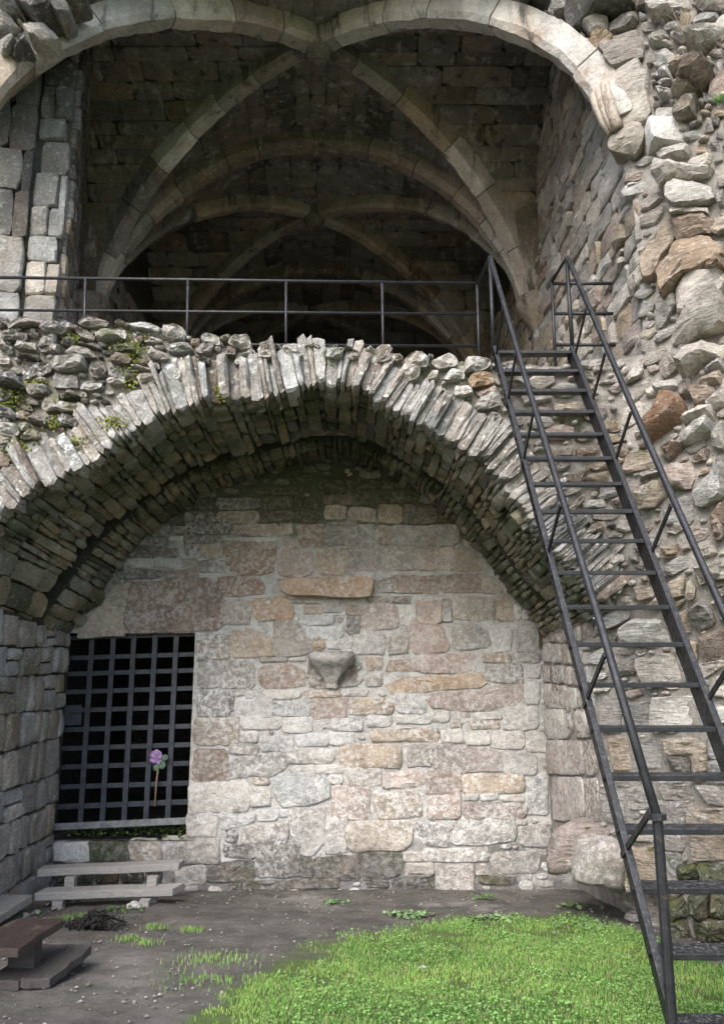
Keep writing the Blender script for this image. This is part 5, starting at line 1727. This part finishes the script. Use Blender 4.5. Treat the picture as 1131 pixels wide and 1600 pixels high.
ob = g.build('lawn_grass', GM)
tag(ob, 'short green lawn grass with clover in front of the wall', 'grass', kind='stuff')
g = Geo()
def leaf_disc(x, y, z, r, g, c, tilt=.5):
    n = Vector((rg.uniform(-tilt, tilt), rg.uniform(-tilt, tilt), 1)).normalized()
    a = n.cross(Vector((1, .2, 0))).normalized(); b = n.cross(a)
    K = 5
    v = [Vector((x, y, z)) + (a * math.cos(2 * math.pi * k / K) + b * math.sin(2 * math.pi * k / K)) * r * rg.uniform(.8, 1.15) for k in range(K)]
    g.add(v, [tuple(range(K))], c)
for x, y in scatter(8000, (-2.2, 3.0), (3.3, 6.7), lambda x, y: abs(x) < .5 * y + .1 and grass_ok(x, y) and nz((x, y, 11), 2.3) > .02):
    k = rg.uniform(.75, 1.35)
    leaf_disc(x, y, ground_z(x, y) + rg.uniform(.025, .05), rg.uniform(.004, .009), g, (.12 * k, .23 * k, .06 * k))
ob = g.build('clover', GM)
tag(ob, 'small round clover leaves spread through the lawn', 'clover', kind='stuff')

def weed(px, py, n, rad, hmax, label, r0=.012, col=(.09, .19, .06), grassy=False, group=None):
    P = at_ground(px, py)
    o = empty('weed_clump' if not grassy else 'grass_tuft', (P.x, P.y, ground_z(P.x, P.y)), label, 'plant', group or ('grass tufts on the bare soil' if grassy else 'weeds on the bare soil'))
    g = Geo()
    pts = [(P.x + rg.normal(0, rad), P.y + rg.normal(0, rad * .8)) for _ in range(n * (3 if grassy else 1))]
    if grassy: blades(pts, hmax * .2, hmax * .5, .004, g, 1.1, .1)
    else:
        for x, y in pts:
            k = rg.uniform(.7, 1.3)
            leaf_disc(x, y, ground_z(x, y) + rg.uniform(.01, hmax), rg.uniform(r0 * .7, r0 * 1.5), g, tuple(q * k for q in col), .7)
    g.build('foliage', GM, o)
weed(757, 1404, 60, .05, .05, 'bright green weed clump growing just under the back wall, right of centre')
weed(522, 1410, 50, .05, .03, 'small flat green weed at the foot of the back wall, left of centre')
weed(640, 1432, 110, .09, .03, 'pale green rosette of broad weeds at the top edge of the lawn', .02, (.13, .2, .09))
weed(775, 1440, 80, .09, .03, 'pale broad leaved weeds on bare soil, right end of the lawn edge', .02, (.13, .19, .09))
weed(895, 1418, 60, .08, .03, 'scattered weeds on the soil in front of the boulders', .016, (.12, .18, .08))
weed(920, 1452, 60, .1, .03, 'weeds on the soil beside the foot of the stairs', .016, (.12, .18, .08))
weed(245, 1452, 45, .05, .06, 'grass tuft on bare soil right of the black ashes', grassy=True)
weed(301, 1455, 40, .05, .06, 'grass tuft on bare soil, rightmost of the tufts by the bench', grassy=True)
weed(203, 1472, 40, .05, .05, 'grass tuft on bare soil in front of the black ashes', grassy=True)
weed(230, 1478, 30, .04, .05, 'lowest grass tuft on bare soil between ashes and lawn', grassy=True)
weed(190, 1425, 70, .10, .03, 'low green weeds under the front edge of the pale bench', .012, (.07, .12, .04))
weed(115, 1435, 60, .10, .04, 'thin grass between the brown plank and the black ashes', grassy=True)
weed(315, 1535, 60, .12, .05, 'sparse grass at the left fringe of the lawn', grassy=True)
weed(340, 1500, 90, .13, .05, 'thick grass at the upper left fringe of the lawn', grassy=True)
# ivy beside the corner of the seats
P = at_z(52, 1418, .2)
iv = empty('ivy', (P.x, P.y, ground_z(P.x, P.y)), 'small grey green ivy sprig under the corner where the benches meet', 'plant')
g = Geo()
for _ in range(26):
    x, y = P.x + rg.normal(0, .07), P.y + rg.normal(0, .04)
    leaf_disc(x, y, .12 + rg.uniform(0, .10), rg.uniform(.018, .03), g, tuple(q * rg.uniform(.7, 1.2) for q in (.17, .19, .15)), 1.0)
g.build('foliage', GM, iv)
# moss and small plants on the sill
P0 = at_y(100, 1300, BACK_Y + .05); P1 = at_y(288, 1292, BACK_Y + .05)
g = Geo()
for _ in range(900):
    x = rg.uniform(P0.x, P1.x); y = BACK_Y + rg.uniform(-.02, .7)
    k = rg.uniform(.5, 1.3)
    leaf_disc(x, y, gz0 + .02 + rg.uniform(0, .035) + .05 * max(0, nz((x, y, 0), 5)), rg.uniform(.008, .02), g, (.055 * k, .085 * k, .025 * k), .9)
ob = g.build('sill_moss', GM)
tag(ob, 'dark green moss and tiny plants on the sill below the gate', 'moss', kind='stuff')

# moss cushions on the ledge rubble
g = Geo()
def moss_patch(px, py, rx, ry, n, y):
    for _ in range(n):
        a, b = np.clip(rg.normal(0, rx / 2), -rx, rx), np.clip(rg.normal(0, ry / 2.4), -ry * .8, ry)
        p = at_y(px + a, py + b, y - rg.uniform(0.0, .05))
        k = rg.uniform(.5, 1.3)
        c = (.13 * k, .14 * k, .022 * k) if rg.random() < .6 else (.06 * k, .08 * k, .015 * k)
        n_ = Vector((rg.uniform(-1, 1), -1, rg.uniform(0, 1.2))).normalized()
        a_ = n_.cross(Vector((1, 0, .1))).normalized(); b_ = n_.cross(a_)
        r = rg.uniform(.006, .014)
        g.add([p + a_ * r, p + b_ * r, p - a_ * r, p - b_ * r], [(0, 1, 2, 3)], c)
for q in ((200, 545, 30, 46, 420), (112, 530, 14, 14, 140), (15, 625, 30, 24, 420), (30, 700, 30, 20, 260), (85, 660, 20, 14, 200), (345, 613, 10, 16, 160), (508, 562, 14, 16, 240), (175, 660, 24, 12, 160), (60, 600, 20, 10, 140), (205, 590, 14, 20, 200), (120, 690, 30, 12, 120)):
    moss_patch(*q, FACE_Y)
ob = g.build('wall_moss', GM)
tag(ob, 'yellow green moss cushions between the stones of the ledge', 'moss', kind='stuff')

# burnt heap
P = at_ground(150, 1447)
bh = empty('burnt_heap', (P.x, P.y, ground_z(P.x, P.y)), 'small heap of black charred twigs and ash on the soil before the bench', 'ashes')
CH = plain_mat('charcoal', (.012, .011, .010), .9, var=.5)
g = Geo()
for _ in range(130):
    x, y = P.x + rg.normal(0, .085), P.y + rg.normal(0, .06)
    d = math.hypot(x - P.x, y - P.y)
    z = ground_z(x, y) + max(0, .10 - d * .6) * rg.uniform(.2, 1) + .012
    an = rg.uniform(0, 6.28); L = rg.uniform(.02, .075)
    v = Vector((math.cos(an), math.sin(an), rg.uniform(-.6, .6))) * L
    g.bar(Vector((x, y, z)) - v, Vector((x, y, z)) + v, rg.uniform(.006, .016), rg.uniform(.006, .016))
g.build('charred_twigs', CH, bh)['kind'] = 'stuff'
# pebbles and crumbs
def pebbles(n, accept, rmin, rmax, name, label, cols):
    g = Geo()
    for x, y in scatter(n, (-3.0, 2.4), (3.4, 7.93), accept):
        r = rmin + (rmax - rmin) * rg.random() ** 3
        z = ground_z(x, y) + r * .25 + .008
        k = rg.uniform(.6, 1.25); c0 = cols[int(rg.integers(len(cols)))]
        v = [Vector((x + r * rg.uniform(.7, 1.2) * math.cos(t), y + r * rg.uniform(.7, 1.2) * math.sin(t), z)) for t in np.arange(5) * 1.2566]
        v += [Vector((x, y, z + r * .6)), Vector((x, y, z - r * .5))]
        g.add(v, [(i, (i + 1) % 5, 5) for i in range(5)] + [((i + 1) % 5, i, 6) for i in range(5)], tuple(q * k for q in c0))
    ob = g.build(name, GM)
    tag(ob, label, 'gravel', kind='stuff')
pebbles(2400, lambda x, y: abs(x) < .5 * y and not (grass_amount(x, y) > .1) and rg.random() < .25 + .75 * sstep(7.0, 7.8, y) + .4 * sstep(0, .4, nz((x, y, 3), 1.7)), .003, .014, 'pebbles', 'loose pebbles and crumbs of stone on the bare soil', [(.17, .16, .145), (.11, .10, .09), (.22, .21, .19)])
def small_stone(px, py, r, label, col):
    P = at_ground(px, py)
    o = add_stone(None, 'loose_stone', [Vector((P.x + r * 1.5 * math.cos(t), P.y + r * math.sin(t), ground_z(P.x, P.y))) for t in np.arange(7) * .8976], (0, 0, 1), 'p', 'back', random.Random(int(px)), col=col, prot=r * .9, depth=.02, N=14, rough=.015, bev=r * .5)
    tag(o, label, 'stone', 'loose stones on the ground')
small_stone(210, 1420, .045, 'pale loose stone on the ground under the right end of the lower plank', (.36, .34, .31))
small_stone(660, 1514, .02, 'tiny pale pebble lying in the middle of the lawn', (.5, .5, .48))
# yellow leaf
P = at_ground(800, 1383)
g = Geo(); leaf_disc(P.x, P.y, ground_z(P.x, P.y) + .03, .028, g, (.55, .36, .05), .9)
ob = g.build('fallen_leaf', GM); tag(ob, 'yellow fallen leaf on the soil at the foot of the back wall', 'leaf')
# dry grass tuft and a fern-like sprig in the broken wall, upper right
def tuft(px, py, n, h, col, label, name):
    p, nn = surf_right(px, py)
    p = p + nn * .06
    o = empty(name, p, label, 'plant', 'plants growing from the broken wall')
    g = Geo()
    for _ in range(n):
        an = rg.normal(math.pi / 2, .5)
        d = Vector((math.cos(an), -rg.uniform(.1, .6), math.sin(an))).normalized()
        L = h * rg.uniform(.5, 1)
        q0 = p + Vector((rg.normal(0, .02), rg.normal(0, .02), 0))
        q1 = q0 + d * L * .6; q2 = q0 + d * L + Vector((rg.normal(0, .03), 0, -.04 * rg.random()))
        g.tube([q0, q1, q2], [.0028, .0022, .0008], 4, False)
    k = plain_mat(name + '_blade', col, .8)
    g.build('blades', k, o)
tuft(1075, 58, 60, .26, (.34, .28, .20), 'dry straw coloured grass tuft growing from the rubble at the upper right', 'dry_grass_tuft')
tuft(1000, 10, 30, .2, (.22, .2, .15), 'dull dry grass tuft between the top stones of the broken wall', 'dry_grass_tuft')
tuft(1128, 164, 30, .08, (.09, .2, .04), 'tiny green plant in the rubble at the right edge', 'wall_plant')
